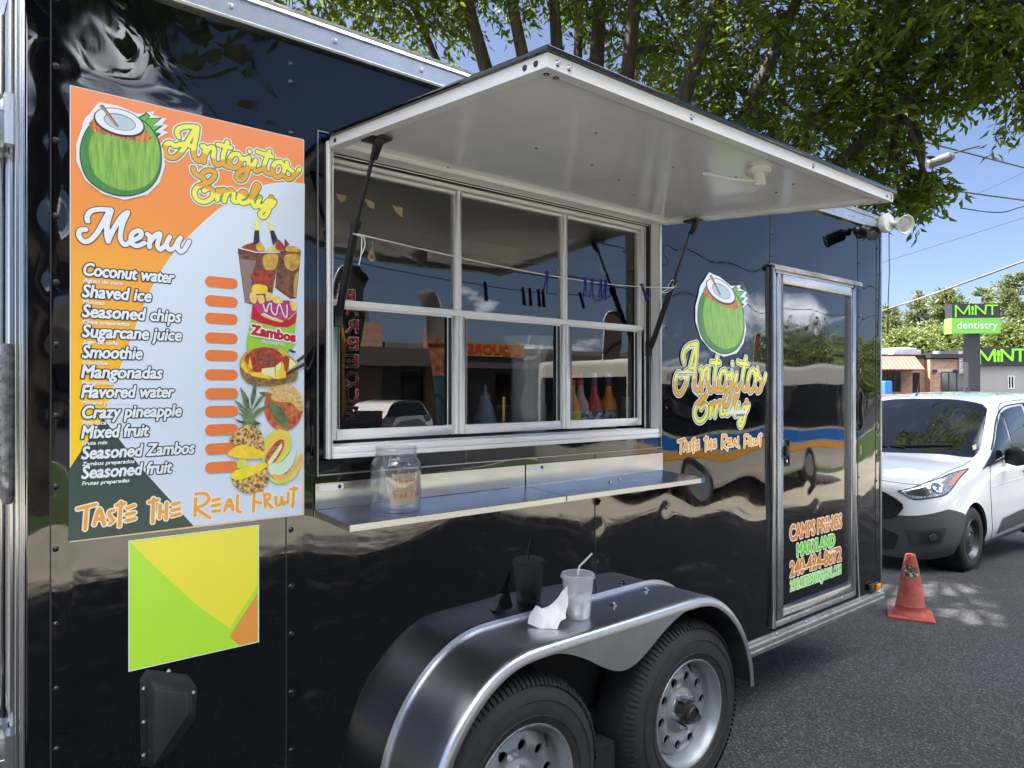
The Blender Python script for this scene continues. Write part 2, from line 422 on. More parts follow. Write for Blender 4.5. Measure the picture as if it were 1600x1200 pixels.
def disp1(x, z):
    d = float(disp(np.array([[x]]), np.array([[z]]))[0, 0]) if False else float(wave_only(x, z))
    q = ((x - SC[:, 0]) / .030) ** 2 + ((z - SC[:, 1]) / .034) ** 2
    return d + mask(x, z) * .0007 * float(np.exp(-np.minimum(q, 50)).sum())
def skin(x0, x1, z0, z1, y, hole=None, step=.0135, holes=()):
    cutx = sorted({x0, x1} | ({hole[0], hole[1]} if hole else set())); cutz = sorted({z0, z1} | ({hole[2], hole[3]} if hole else set()))
    def axis(c):
        o = []
        for a, b_ in zip(c[:-1], c[1:]):
            n = max(1, int((b_ - a) / step)); o += list(np.linspace(a, b_, n + 1)[:-1])
        return np.array(o + [c[-1]])
    xs, zs = axis(cutx), axis(cutz); X, Z = np.meshgrid(xs, zs, indexing='ij'); Y = y + disp(X, Z)
    b = MB(); b.v = list(map(tuple, np.stack([X.ravel(), Y.ravel(), Z.ravel()], 1))); nz_ = len(zs)
    for i in range(len(xs) - 1):
        for j in range(nz_ - 1):
            cx, cz = (xs[i] + xs[i + 1]) / 2, (zs[j] + zs[j + 1]) / 2
            if hole and hole[0] < cx < hole[1] and hole[2] < cz < hole[3]: continue
            b.f.append([i * nz_ + j, (i + 1) * nz_ + j, (i + 1) * nz_ + j + 1, i * nz_ + j + 1]); b.m.append(0)
    return b
wall = skin(XL, XR, ZB, ZT, 0, (HX0, HX1, HZ0, HZ1)).build('side_wall', paint, TR, smooth=180)
b = MB()                                         # closed box behind the skin: liners, back, ends, floor, roof
t_ = .03
for (x0, x1, z0, z1) in ((XL, HX0, ZB, ZT), (HX1, XR, ZB, ZT), (HX0, HX1, ZB, HZ0), (HX0, HX1, HZ1, ZT)): b.box(x0, x1, .006, .04, z0, z1)
b.box(XL + .002, XL + .03, .04, DEP, ZB, ZT); b.box(XR - .03, XR - .002, .04, DEP, ZB, ZT)
b.box(XL, XR, DEP - .03, DEP, ZB, ZT); b.box(XL + .03, XR - .03, .04, DEP - .03, ZB, ZB + .04)
b.build('shell', mat('interior_lining', (.13, .13, .125), .5), TR)
b = MB()
prof = [(0.0, 2.560), (-.004, 2.565), (-.004, 2.618), (.004, 2.632), (.05, 2.672), (.12, 2.70), (1.1, 2.74), (2.1, 2.70), (2.2, 2.65), (2.25, 2.56)]
b.grid([[(x, y, z) for y, z in prof] for x in (XL - .01, XR + .012)]); b.poly([(XL - .01, y, z) for y, z in prof]); b.poly([(XR + .012, y, z) for y, z in prof][::-1])
b.build('roof', mat('white_roof_sheet', (.62, .63, .64), .35, .6), TR, smooth=30)
b = MB()                                         # extruded roof rail with its two lips
pr = [(.004, 2.552), (-.016, 2.552), (-.018, 2.558), (-.012, 2.563), (-.013, 2.610), (-.019, 2.614), (-.017, 2.624), (-.004, 2.630), (.02, 2.648), (.045, 2.662), (.043, 2.655), (.004, 2.62)]
b.prism([(XL - .012, y, z) for y, z in pr], (XR - XL + .03, 0, 0))
for k in range(15): b.lathe([(0, .006), (.006, .005), (.009, 0)], (XL + .15 + .29 * k, -.0125, 2.587), (0, -1, 0), 10)
b.build('roof_rail', alu, TR, smooth=30)
b = MB()                                         # bottom rail
pr = [(.01, .330), (-.022, .330), (-.024, .336), (-.024, .350), (-.017, .353), (-.017, .362), (-.024, .366), (-.024, .376), (-.012, .380), (-.012, .392), (-.004, .396), (.01, .396)]
b.prism([(XL, y, z) for y, z in pr], (XR - XL + .006, 0, 0))
for k in range(15): b.lathe([(0, .005), (.005, .004), (.008, 0)], (XL + .2 + .29 * k, -.012, .386), (0, -1, 0), 10)
b.build('bottom_rail', alu_old, TR, smooth=30)
b = MB(); b.prism([(XR - .002, -.004, ZB), (XR + .012, -.004, ZB), (XR + .012, .05, ZB), (XR - .002, .05, ZB)], (0, 0, ZT - ZB)); b.build('corner_trim', alu, TR, bevel=.003)
for k, x in SEAM.items():                        # lapped joints between the wall sheets
    b = MB(); segs = [(ZB + .03, ZT - .01)]
    if k == 's3': segs = [(ZB + .03, 1.35)]
    if k == 's2': segs = [(ZB + .03, 1.251)]
    if k == 's4': segs = [(2.215, ZT - .01)]
    if k == 's5': segs = [(ZB + .03, ZT - .01)]
    for z0, z1 in segs:
        zs = np.linspace(z0, z1, 60)
        b.grid([[(x - .0016, -.0004 + disp(x, z), z), (x - .001, -.0024 + disp(x, z), z), (x + .001, -.0024 + disp(x, z), z), (x + .0016, -.0004 + disp(x, z), z)] for z in zs])
    b.build('seam', mat('seam_metal', (.03, .031, .034), .3), TR)
sb = MB(); sb.lathe([(.0, .0040), (.003, .0036), (.005, .0024), (.006, 0), (.0078, -.0005)], (0, 0, 0), (0, -1, 0), 10)
s0 = None
for x, z in screws:
    if s0 is None: s0 = sb.build('screw', screw_m, TR, smooth=60); o = s0
    else: o = s0.copy(); C.objects.link(o)
    o.location = (x, float(disp(x, z)) - .0005, z)

# rear end (left edge of the view): post, strip lamp, hinges, door
b = MB(); b.prism([(XL - .004, -.002, ZB), (XL + .004, -.002, ZB), (XL + .004, .02, ZB), (XL - .004, .02, ZB)], (0, 0, ZT - ZB), 1)
for y0, y1, dx, mi_ in ((.0, .016, .006, 0), (.020, .062, .008, 1), (.066, .082, .012, 0), (.145, .19, .016, 0), (.192, .228, .004, 1)): b.box(XL - dx, XL + .001, y0, y1, ZB, ZT, mi_)
b.build('rear_corner_post', [mat('polished_aluminium', (.42, .43, .45), .20, 1), paint], TR, bevel=.004)
b = MB(); n = 14
pts = [(XL - .022, .125, z) for z in np.linspace(1.335, 1.705, n)]
b.tube(pts, [.010] + [.017] * (n - 2) + [.010], 10); tl = b.build('tail_light', mat('clear_lamp_lens', (.20, .20, .21), .12, .3, vary=(60, .5)), TR, smooth=60)
b = MB()
for k in range(12): b.lathe([(0, .004), (.004, .003), (.006, 0)], (XL - .038, .118, 1.36 + .029 * k), (-1, -.3, 0), 8)
b.build('lamp_diode', chrome, tl)
def rear_hinge(z0, z1):
    b = MB(); b.lathe([(0, z1), (.024, z1), (.026, z1 - .004), (.026, z0 + .004), (.024, z0), (0, z0)], (XL - .038, .165, 0), (0, 0, 1), 16)
    for z in (z0 + (z1 - z0) * .3, z0 + (z1 - z0) * .72): b.lathe([(.0255, z - .003), (.0275, z - .002), (.0275, z + .002), (.0255, z + .003)], (XL - .038, .165, 0), (0, 0, 1), 16)
    b.box(XL - .03, XL + .001, .092, .145, z0 + .01, z1 - .01)
    return b
RD = MB(); RD.box(XL - .012, XL + .001, .232, 1.10, ZB + .02, ZT - .02, 1); RD.box(XL - .022, XL - .012, .30, .40, ZB + .02, ZT - .02); RD.box(XL - .022, XL - .012, .40, 1.0, ZT - .12, ZT - .02)
rd = RD.build('rear_door', [MATS['polished_aluminium'], paint], TR, bevel=.003)
for z0, z1 in ((2.15, 2.285), (.70, .82)): rear_hinge(z0, z1).build('hinge', chrome, rd, smooth=40)
b = MB(); b.tube([(XL - .05, .165, 2.205), (XL - .05, .5, 2.215), (XL - .05, 1.0, 2.215)], .021, 12); b.build('lock_bar', chrome, rd, smooth=50)
b = MB(); b.tube([(XL - .05, .16, .775), (XL - .04, .30, .78), (XL - .03, .6, .86)], .016, 10); b.build('lock_bar', chrome, rd, smooth=50)

# serving window
SW = MB()                                        # flange, reveal and the black rubber bead round it
def ring(mb, x0, x1, z0, z1, w, ya, yb, mi=0):
    mb.box(x0, x0 + w, ya, yb, z0, z1, mi); mb.box(x1 - w, x1, ya, yb, z0, z1, mi)
    mb.box(x0 + w, x1 - w, ya, yb, z0, z0 + w, mi); mb.box(x0 + w, x1 - w, ya, yb, z1 - w, z1, mi)
ring(SW, HX0, HX1, HZ0, HZ1, .014, -.014, .085); ring(SW, HX0 + .0145, HX1 - .0145, HZ0 + .0145, HZ1 - .0145, .009, .03, .084, 1)
ring(SW, HX0 + .024, HX1 - .024, HZ0 + .024, HZ1 - .024, .012, .048, .085)
sw = SW.build('serving_window', [white_alu, black_rub], TR, bevel=.0022)
b = MB()
for z0, x0, x1 in ((1.356, .878, 2.402),): ring(b, x0, x1, z0, 2.326, .0035, -.0065, .001)
b.build('trim_bead', mat('bright_bead', (.32, .33, .34), .3, .9), sw)
b = MB(); b.box(HX0 + .014, HX1 - .014, -.012, .05, HZ0 + .0145, HZ0 + .034); b.build('window_sill', white_alu, sw, bevel=.003)
cols = [(.945, 1.413), (1.413, 1.910), (1.910, 2.354)]
win_glass = glass('window_glass', (.74, .77, .76), 1.5, 0, 2.8)
ZM = 1.858
for i, (x0, x1) in enumerate(cols):
    f = MB(); w = .016                          # fixed upper light
    f.box(x0, x0 + w * .8, .062, .09, ZM, 2.268); f.box(x1 - w * .8, x1, .062, .09, ZM, 2.268); f.box(x0 + w * .8, x1 - w * .8, .062, .09, 2.252, 2.268)
    f.box(x0, x1, .052, .09, ZM - .014, ZM + .006)
    f.build('window_frame', white_alu, sw, bevel=.002)
    f = MB(); zb, zt = 1.45, ZM - .0145         # sliding lower sash
    f.box(x0 + .002, x0 + .024, .058, .082, zb, zt); f.box(x1 - .028, x1 - .002, .058, .082, zb, zt)
    f.box(x0 + .024, x1 - .028, .058, .082, zb, zb + .03); f.box(x0 + .024, x1 - .028, .058, .082, zt - .005, zt)
    f.box(x1 - .046, x1 - .028, .060, .08, zb + .03, zt - .005, 1)
    f.box(x0 + .024, x0 + .034, .060, .08, zb + .03, zt - .005, 1)
    f.build('sash', [white_alu, black_rub], sw, bevel=.002)
    p = MB(); p.poly([(x0 + .01, .074, ZM + .004), (x1 - .01, .0755, ZM + .004), (x1 - .01, .0765, 2.255), (x0 + .01, .073, 2.255)])
    p.poly([(x0 + .03, .0705, 1.476), (x1 - .04, .0712, 1.476), (x1 - .04, .0705, zt - .003), (x0 + .03, .070, zt - .003)])
    p.build('pane', win_glass, sw)
# counter inside and what stands on it (things)
b = MB(); b.box(.93, 2.36, .09, .62, 1.405, 1.432); b.box(1.0, 2.3, .58, .61, .42, 1.405)
b.build('counter', mat('counter_board', (.11, .11, .115), .4), TR, bevel=.004)
b = MB(); b.box(.95, 2.36, 1.9, 2.2, .42, 1.35); b.build('base_cabinet', MATS['counter_board'], TR, bevel=.004)
b = MB(); b.box(1.2, 2.3, 1.95, 2.2, 1.95, 2.25); b.build('wall_cabinet', MATS['counter_board'], TR, bevel=.004)

# raised awning: the hatch lid of the window
AW0, AW1 = .908, 2.414; YH, ZH, YO, ZO = -.012, 2.318, -.922, 2.235
def awp(x, s, d=0.0):                            # s 0 hinge .. 1 outer edge, d metres below the top skin
    l = math.hypot(YO - YH, ZO - ZH); ty, tz = (YO - YH) / l, (ZO - ZH) / l
    return Vector((x, YH + (YO - YH) * s - tz * d, ZH + (ZO - ZH) * s + ty * d))
def awslab(mb, x0, x1, s0, s1, d0, d1, mi=0):
    v = [awp(x0, s0, d0), awp(x1, s0, d0), awp(x1, s1, d0), awp(x0, s1, d0), awp(x0, s0, d1), awp(x1, s0, d1), awp(x1, s1, d1), awp(x0, s1, d1)]
    mb.add(v, [(0, 3, 2, 1), (4, 5, 6, 7), (0, 1, 5, 4), (1, 2, 6, 5), (2, 3, 7, 6), (3, 0, 4, 7)], mi)
b = MB(); awslab(b, AW0 - .008, AW1 + .008, -.0, 1.008, 0, .010)
aw = b.build('awning', paint, TR, bevel=.002)
b = MB(); fw = .030 / .915
awslab(b, AW0, AW0 + .028, .012, 1, .0105, .037); awslab(b, AW1 - .028, AW1, .012, 1, .0105, .037)
awslab(b, AW0 + .0285, AW1 - .0285, 1 - fw, 1, .0105, .037); awslab(b, AW0 + .0285, AW1 - .0285, .012, .012 + fw, .0105, .037)
for x in (.935, .965, 1.35, 1.9, 2.37, 2.40):    # screws on the outer rail
    b.lathe([(0, .004), (.005, .003), (.007, 0)], awp(x, 1.0, .024), (0, -1, -.1), 10, 1)
for x in (.932, .957, 2.385): b.lathe([(.003, .001), (.006, .0012), (.0062, 0)], awp(x, .97, .0375) , (0, 0, -1), 10, 2)
for s in (.965, .93, .05): b.lathe([(0, .003), (.005, .0025), (.0065, 0)], awp(AW0, s, .024), (-1, 0, 0), 10, 2)
b.build('awning_frame', [white_alu, chrome, black_pl], aw, bevel=None)
aw_in = mat('awning_lining', (.80, .80, .81), .16, 0, vary=(3, .06), bump=(2.2, .12, .03))
b = MB(); xs = np.linspace(AW0 + .028, AW1 - .028, 60); ss = np.linspace(.045, .968, 20)
b.grid([[awp(x, s, .024 + .0012 * math.sin(3 * x + 1) * math.sin(5 * s) + .0015 * sum(math.exp(-((x - q) / .012) ** 2) for q in (1.22, 1.66, 2.08))) for s in ss] for x in xs])
b.build('lining_panel', aw_in, aw, smooth=180)
b = MB()
for px_, py_ in ((838, 232), (925, 258), (1052, 261), (967, 281), (990, 305), (1150, 277), (1130, 214), (931, 208), (1213, 301), (1240, 288), (700, 262)):
    r_ = ray(px_, py_); den = r_[2] - (ZO - ZH) / (YO - YH) * r_[1]; t_2 = (ZH - .025 + (ZO - ZH) / (YO - YH) * (CAM[1] - YH) - CAM[2]) / den
    b = MB(); b.lathe([(0, .003), (.003, .002), (.0045, 0)], (t_2 * r_[0], CAM[1] + t_2 * r_[1], CAM[2] + t_2 * r_[2] + .001), (0, 0, -1), 8); b.build('rivet', mat('rivet_grey', (.1, .1, .1), .3, .8), aw)
LA = awp(1.835, .86, .025)                       # lamp holder under the awning, with its tube cut off and cord
b = MB(); dn = Vector((0, -.07, -1)).normalized()
b.lathe([(0, 0), (.034, 0), (.035, .003), (.034, .013), (.030, .017), (.017, .018), (.017, .024), (.018, .026), (.018, .046), (.014, .050), (.0, .051)], LA, dn, 24)
lm = b.build('awning_lamp', white_pl, aw, smooth=35)
b = MB(); b.tube([LA + dn * .038 + Vector((-.012, .004, 0)), LA + Vector((-.07, .035, -.036)), LA + Vector((-.15, .08, -.024))], .0042, 8); b.build('cord', white_pl, lm, smooth=60)

def strut(x, bot, mid, top):
    b = MB(); bot, mid, top = Vector(bot), Vector(mid), Vector(top); d = (top - bot).normalized()
    b.tube([bot, bot + d * .02, mid - d * .012, mid], [.008, .0115, .0115, .0125], 14)
    b.tube([mid - d * .01, mid + d * .012], [.0145, .0145], 14)
    g = b.build('gas_strut', black_metal, TR, smooth=40)
    b = MB(); b.tube([mid + d * .0, top - d * .02], .0055, 10); b.build('piston_rod', mat('strut_rod', (.05, .05, .055), .25, .7), g, smooth=50)
    b = MB(); b.box(x - .03, x + .03, top.y - .03, top.y + .035, top.z - .004, top.z + .004); b.prism([(x - .013, top.y - .02, top.z - .004), (x + .013, top.y - .02, top.z - .004), (x + .009, top.y + .012, top.z - .05), (x - .009, top.y + .012, top.z - .05)], (0, .016, .0))
    b.build('strut_bracket', black_metal, g, bevel=.002); b = MB()
    b.box(x - .012, x + .012, bot.y - .004, bot.y + .02, bot.z - .03, bot.z + .03)
    b.build('strut_bracket', black_metal, g, bevel=.002)
strut(.955, (.955, .02, 1.812), (.955, -.086, 2.058), (.955, -.205, 2.264))
strut(2.374, (2.374, .030, 1.768), (2.374, -.088, 2.034), (2.374, -.190, 2.262))

# two stainless shelves
def shelf(x0, x1, last):
    b = MB(); zt = 1.262; yo = -.212
    pr = [(-.003, 1.335), (-.007, 1.335), (-.007, zt + .002), (-.009, zt), (yo + .001, zt - .012), (yo, zt - .013), (yo, zt - .030), (yo + .004, zt - .030), (yo + .004, zt - .016), (-.003, zt - .0035)]
    P = [(x0, y, z) for y, z in pr]; b.prism(P, (x1 - x0, 0, 0))
    b.prism([(x0 - .0005, -.004, zt - .004), (x0 - .0005, yo + .001, zt - .0165), (x0 - .0005, yo + .001, zt - .030), (x0 - .0005, -.004, zt - .020)], (.003, 0, 0))
    s = b.build('shelf', steel, TR, smooth=25)
    b = MB(); b.poly([(x0 + .012, -.0076, 1.314), (x0 + .085, -.0076, 1.314), (x0 + .085, -.0076, 1.330), (x0 + .012, -.0076, 1.330)])
    q = [(x0 + .073 + .006 * math.cos(a), -.0080, 1.322 + .006 * math.sin(a)) for a in np.linspace(0, 2 * math.pi, 14)[:-1]]; b.poly(q, 1)
    b.build('label_tag', [white_pl, mat('ink_blue', (.02, .03, .08), .5)], s)
    if last:
        b = MB(); b.box(x1 - .020, x1 + .0008, yo - .0008, yo + .006, zt - .031, zt - .0118); b.build('blue_tape', mat('blue_tape', (.02, .12, .45), .4), s)
        b = MB()
        for xx, yy in ((2.06, -.075), (1.98, -.10)): b.lathe([(0, .006), (.004, .005), (.008, 0)], (xx, yy, zt - .004 + yy * .0), (0, 0, 1), 10)
        b.build('bolt', chrome, s, smooth=40)
shelf(.872, 1.647, False); shelf(1.653, 2.408, True)

# tandem fender
cx_f = 1.889; FY = -.262
half = [(0, .806), (.20, .806), (.36, .806), (.455, .802), (.53, .784), (.60, .748), (.66, .700), (.72, .632), (.765, .555), (.795, .470), (.806, .400), (.808, .375)]
half = catmull(half, 4); prof_f = [(cx_f - x, z) for x, z in half[::-1]] + [(cx_f + x, z) for x, z in half[1:]]
def fnorm(i):
    a = prof_f[max(i - 1, 0)]; c = prof_f[min(i + 1, len(prof_f) - 1)]; d = np.array([c[0] - a[0], c[1] - a[1]]); d /= np.linalg.norm(d); return np.array([-d[1], d[0]])
P = []
for i, (x, z) in enumerate(prof_f):
    nx_, nz_ = fnorm(i); row = []
    for y, k in ((-.001, .014), (-.003, .014), (-.004, .001), (-.02, 0), (-.10, 0), (-.19, 0), (FY + .022, 0), (FY + .010, -.003), (FY + .003, -.010), (FY, -.020), (FY, -.034), (FY + .003, -.036), (FY + .006, -.034), (FY + .006, -.022), (FY + .024, -.004), (-.02, -.003)):
        row.append((x + nx_ * k, y, z + nz_ * k))
    P.append(row)
b = MB(); b.grid(P)
fe = b.build('fender', fender_m, TR, smooth=50)
sk = [(1.36, .772), (1.42, .778), (1.52, .775), (1.60, .760), (1.69, .722), (1.77, .676), (1.83, .648), (1.889, .637), (1.948, .648), (2.008, .676), (2.09, .722), (2.18, .760), (2.26, .775), (2.36, .778), (2.42, .772)]
sk = [tuple(p) for p in catmull(sk, 4)]
b = MB(); top = [(x, np.interp(x, [p[0] for p in prof_f], [p[1] for p in prof_f]) - .012) for x, z in sk]
b.grid([[(x, FY + .002, z), (x, FY + .002, min(z, tz))] for (x, tz), (_, z) in zip(top, sk)][:0] or [[(x, FY + .0025, tz), (x, FY + .0025, z)] for (x, tz), (_, z) in zip(top, sk)])
b.grid([[(x, FY + .0055, tz), (x, FY + .0055, z)] for (x, tz), (_, z) in zip(top, sk)]); b.grid([[(x, FY + .0025, z), (x, FY + .0055, z)] for _, (x, z) in zip(top, sk)])
b.build('fender_skirt', mat('skirt_aluminium', (.56, .57, .58), .36, 1, vary=(6, .1)), fe, smooth=50)
b = MB()
for xx, yy in ((1.985, -.115), (2.235, -.06)): b.lathe([(0, .012), (.004, .012), (.006, .006), (.012, .003), (.016, 0)], (xx, yy, .807), (0, 0, 1), 12)
b.build('fender_bolt', chrome, fe, smooth=40)
b = MB(); b.box(1.13, 2.65, -.003, .0005, .40, .48); b.box(1.22, 2.56, -.003, .0005, .48, .62); b.box(1.36, 2.42, -.003, .0005, .62, .74); b.box(1.0, 2.78, .002, .2, .10, .36); b.box(1.84, 1.94, -.16, .1, .24, .34); b.build('dark_wheel_well', dark, TR)  # near-black sheets give the dark under the fender, with underframe and axle block

# wheels
def wheel_meshes(x):
    y0 = -.218                                    # outer face
    T = MB(); prof = [(.196, -.028), (.200, -.004), (.212, .006), (.240, .012), (.270, .011), (.300, .004), (.322, -.010), (.336, -.026), (.3435, -.040), (.346, -.055), (.3465, -.105), (.3465, -.155), (.340, -.175), (.31, -.20), (.25, -.205), (.19, -.19)]
    T.lathe(prof, (0, 0, 0), (0, -1, 0), 72)
    for k in range(104):                          # shoulder lugs
        a = 2 * math.pi * k / 104; c, s = math.cos(a), math.sin(a); a2 = a + .038; c2, s2 = math.cos(a2), math.sin(a2)
        q = [(.322, .0), (.339, -.016), (.3478, -.036), (.3480, -.052)]
        V = []
        for r, h in q: V += [(r * c, -h, r * s), (r * c2, -h, r * s2)]
        for r, h in q: V += [((r - .006) * c, -h + .006, (r - .006) * s), ((r - .006) * c2, -h + .006, (r - .006) * s2)]
        F = [(2 * i, 2 * i + 1, 2 * i + 3, 2 * i + 2) for i in range(3)] + [(2 * i, 2 * i + 2, 8 + 2 * i + 2, 8 + 2 * i) for i in range(3)] + [(2 * i + 1, 8 + 2 * i + 1, 8 + 2 * i + 3, 2 * i + 3) for i in range(3)]
        T.add(V, F)
    for r0 in (.232, .281): T.lathe([(r0 - .0015, .0112), (r0, .0142), (r0 + .0015, .0112)], (0, 0, 0), (0, -1, 0), 72)
    Rm = MB()
    Rm.lathe([(.196, -.026), (.203, -.006), (.206, .002), (.204, .006), (.198, .004), (.192, -.010), (.184, -.022), (.180, -.040), (.176, -.052), (.170, -.056), (.166, -.050)], (0, 0, 0), (0, -1, 0), 64)
    # disc with ten round holes: polar grid, radial cells omitted inside the holes, hole rims snapped to circles
    nr, na = 22, 200; rr = np.linspace(.166, .060, nr); hr, hc = .0175, .128
    def hgt(r): return -.050 + .016 * math.exp(-((r - .125) / .03) ** 2) + .010 * max(0, min(1, (.085 - r) / .02))
    def pos(i, j):
        r = rr[i]; a = 2 * math.pi * j / na; x_, z_ = r * math.cos(a), r * math.sin(a)
        k = round(a / (2 * math.pi / 10) - .5) + .5; ca = k * 2 * math.pi / 10; hx, hz = hc * math.cos(ca), hc * math.sin(ca)
        d = math.hypot(x_ - hx, z_ - hz)
        if d < hr: f = hr / max(d, 1e-5); x_, z_ = hx + (x_ - hx) * f, hz + (z_ - hz) * f
        return (x_, -hgt(r), z_), d
    pts = [[pos(i, j) for j in range(na)] for i in range(nr)]
    base = len(Rm.v); Rm.v += [p[0] for row in pts for p in row]
    for i in range(nr - 1):
        for j in range(na):
            q = [(i, j), (i, (j + 1) % na), (i + 1, (j + 1) % na), (i + 1, j)]
            if all(pts[a][b_][1] < hr for a, b_ in q): continue
            Rm.f.append([base + a * na + b_ for a, b_ in q]); Rm.m.append(0)
    for k in range(10):
        ca = (k + .5) * 2 * math.pi / 10; Rm.lathe([(hr, -.034), (hr, -.046)], (hc * math.cos(ca), 0, hc * math.sin(ca)), (0, -1, 0), 20)
    Rm.lathe([(.062, -.040), (.060, -.036), (.045, -.036), (.044, -.040), (0, -.040)], (0, 0, 0), (0, -1, 0), 48)
    H = MB(); H.lathe([(.046, -.042), (.044, -.010), (.040, .004), (.034, .006), (.033, .020), (.030, .024), (.026, .022), (.024, .016), (0, .016)], (0, 0, 0), (0, -1, 0), 28)
    N = []
    for k in range(5):
        a = 2 * math.pi * (k + .25) / 5; o_ = (.057 * math.cos(a), 0, .057 * math.sin(a)); N.append(MB())
        N[-1].lathe([(.0125, -.040), (.0125, -.022), (.0095, -.016), (.008, -.004), (0, -.003)], o_, (0, -1, 0), 6)
    V = MB(); a = .9; V.tube([(.178 * math.cos(a), .045, .178 * math.sin(a)), (.150 * math.cos(a), .014, .150 * math.sin(a))], [.006, .0045], 8)
    B = MB(); B.lathe([(.175, -.06), (.16, -.09), (.0, -.09)], (0, 0, 0), (0, -1, 0), 32)
    return T, Rm, H, N, V, B
Tm = wheel_meshes(0)
w0 = Tm[1].build('wheel', rim_m, None, smooth=35); w0.parent = TR; w0.matrix_parent_inverse = WM(TR).inverted(); w0.location = (1.468, -.213, .349)
for mb_, n_, m_, sm_ in ((Tm[0], 'tyre', tyre_m, 35), (Tm[2], 'hub_cap', black_pl, 35), *[(q_, 'lug_nut', chrome, 30) for q_ in Tm[3]], (Tm[4], 'valve_stem', black_rub, 50), (Tm[5], 'brake_drum', dark, 40)):
    k_ = mb_.build(n_, m_, w0, smooth=sm_, local=True)
w1 = clone(w0, (2.309, -.213, .349)); w1.rotation_euler = (0, R(-23), 0); w0.rotation_euler = (0, R(8), 0)

# entry door
DX0, DX1, DZ0, DZ1 = 3.252, 4.142, .425, 2.205
b = MB(); ring(b, DX0, DX1, DZ0, DZ1, .030, -.016, .001)
b.box(DX0, DX0 + .012, -.024, -.016, DZ0, DZ1)
ed = b.build('entry_door', alu, TR, bevel=.003)
b = MB(); ring(b, DX0 + .034, DX1 - .034, DZ0 + .034, DZ1 - .034, .046, -.026, .001); b.box(DX0 + .046, DX0 + .054, -.030, -.026, DZ0 + .05, DZ1 - .05); b.box(DX1 - .062, DX1 - .056, -.030, -.026, DZ0 + .05, DZ1 - .05)
b.build('door_frame', mat('door_aluminium', (.62, .63, .66), .27, 1, vary=(9, .08)), ed, bevel=.003)
def disp0(f):
    return f
WAVE = .9; SC = np.array([(3.70, 1.93), (3.70, .98), (3.62, 1.08)]); D_ = skin(DX0 + .078, DX1 - .078, DZ0 + .078, DZ1 - .078, -.006, step=.016); D_.build('door_panel', paint_door, ed, smooth=180); WAVE = 2.3; SC = np.array(screws)
b = MB(); b.prism([(DX0 - .012, .0, 2.222), (DX0 - .012, -.034, 2.206), (DX0 - .012, -.036, 2.186), (DX0 - .012, -.031, 2.186), (DX0 - .012, -.029, 2.203), (DX0 - .012, -.0, 2.212)], (DX1 - DX0 + .05, 0, 0)); b.build('drip_cap', mat('stained_rail', (.42, .38, .30), .5, .7, vary=(7, .5, (.62, .6, .55))), ed, smooth=30)
b = MB(); b.box(3.330, 3.408, -.013, -.007, 1.215, 1.352); ring(b, 3.330, 3.408, 1.215, 1.352, .010, -.020, -.0128); b.box(3.352, 3.384, -.034, -.013, 1.262, 1.318); b.lathe([(.0, .010), (.012, .010), (.013, 0)], (3.369, -.0135, 1.24), (0, -1, 0), 14)
hd = b.build('handle', black_pl, ed, bevel=.003)
b = MB()
for z in (1.34, 1.228): b.lathe([(0, .003), (.004, .002), (.006, 0)], (3.34, -.020, z), (0, -1, 0), 8)
b.lathe([(0, .003), (.007, .003), (.008, 0)], (3.369, -.0235, 1.24), (0, -1, 0), 10); b.build('lock', chrome, hd)
sd = MB(); sd.lathe([(.0, .0035), (.004, .0030), (.0062, 0)], (0, 0, 0), (0, -1, 0), 8); d0 = None
for x, z in [(DX0 + .020, .52 + k * .235) for k in range(8)] + [(DX0 + .15 + k * .19, DZ0 + .015) for k in range(4)]:
    if d0 is None: d0 = sd.build('door_screw', chrome, ed, smooth=50); o = d0
    else: o = d0.copy(); C.objects.link(o)
    o.location = (x, -.0165, z)
b = MB(); b.tube([(4.125, -.022, 1.0), (4.15, -.022, .62), (4.155, -.024, .50), (4.17, -.022, .42), (4.15, -.022, .39)], .0035, 6); b.build('drain_cable', mat('grey_cable', (.3, .3, .3), .5), TR, smooth=60)

# vent box, marker lamp, cameras, flood light
b = MB(); b.prism([(.425, -.001, .905), (.44, -.001, .925), (.535, -.001, .888), (.556, -.001, .85), (.553, -.001, .775), (.50, -.001, .71), (.45, -.001, .685), (.428, -.001, .70)][::-1], (0, -.006, 0))
vb = b.build('vent_box', black_pl, TR, bevel=.002)
b = MB(); A_ = [(.442, .905), (.545, .858), (.545, .79), (.442, .698)]; Bq = [(.446, .890, -.055), (.528, .853, -.032), (.528, .80, -.032), (.446, .712, -.055)]
v = [(x, -.007, z) for x, z in A_] + [(x, y, z) for x, z, y in Bq]
b.add(v, [(4, 5, 6, 7), (0, 1, 5, 4), (1, 2, 6, 5), (2, 3, 7, 6), (3, 0, 4, 7)]); b.build('vent_hood', mat('vent_plastic', (.022, .022, .026), .42), vb, bevel=.003)
b = MB()
for x, z in ((.435, .88), (.435, .80), (.435, .72), (.548, .84), (.49, .908)): b.lathe([(0, .004), (.004, .003), (.006, 0)], (x, -.007, z), (0, -1, 0), 8)
b.build('vent_screw', chrome, vb)
b = MB(); b.box(4.33, 4.43, -.024, -.002, .412, .452); ml = b.build('marker_light', mat('lamp_housing', (.05, .035, .02), .4), TR, bevel=.004)
b = MB(); b.box(4.375, 4.427, -.036, -.0245, .415, .450); b.build('amber_lens', mat('amber_plastic', (.75, .22, .02), .2), ml, bevel=.005)
b = MB(); o_ = Vector((4.13, -.012, 2.50)); b.lathe([(.022, 0), (.022, .02), (.012, .03), (.012, .05)], o_, (0, -1, 0), 16)
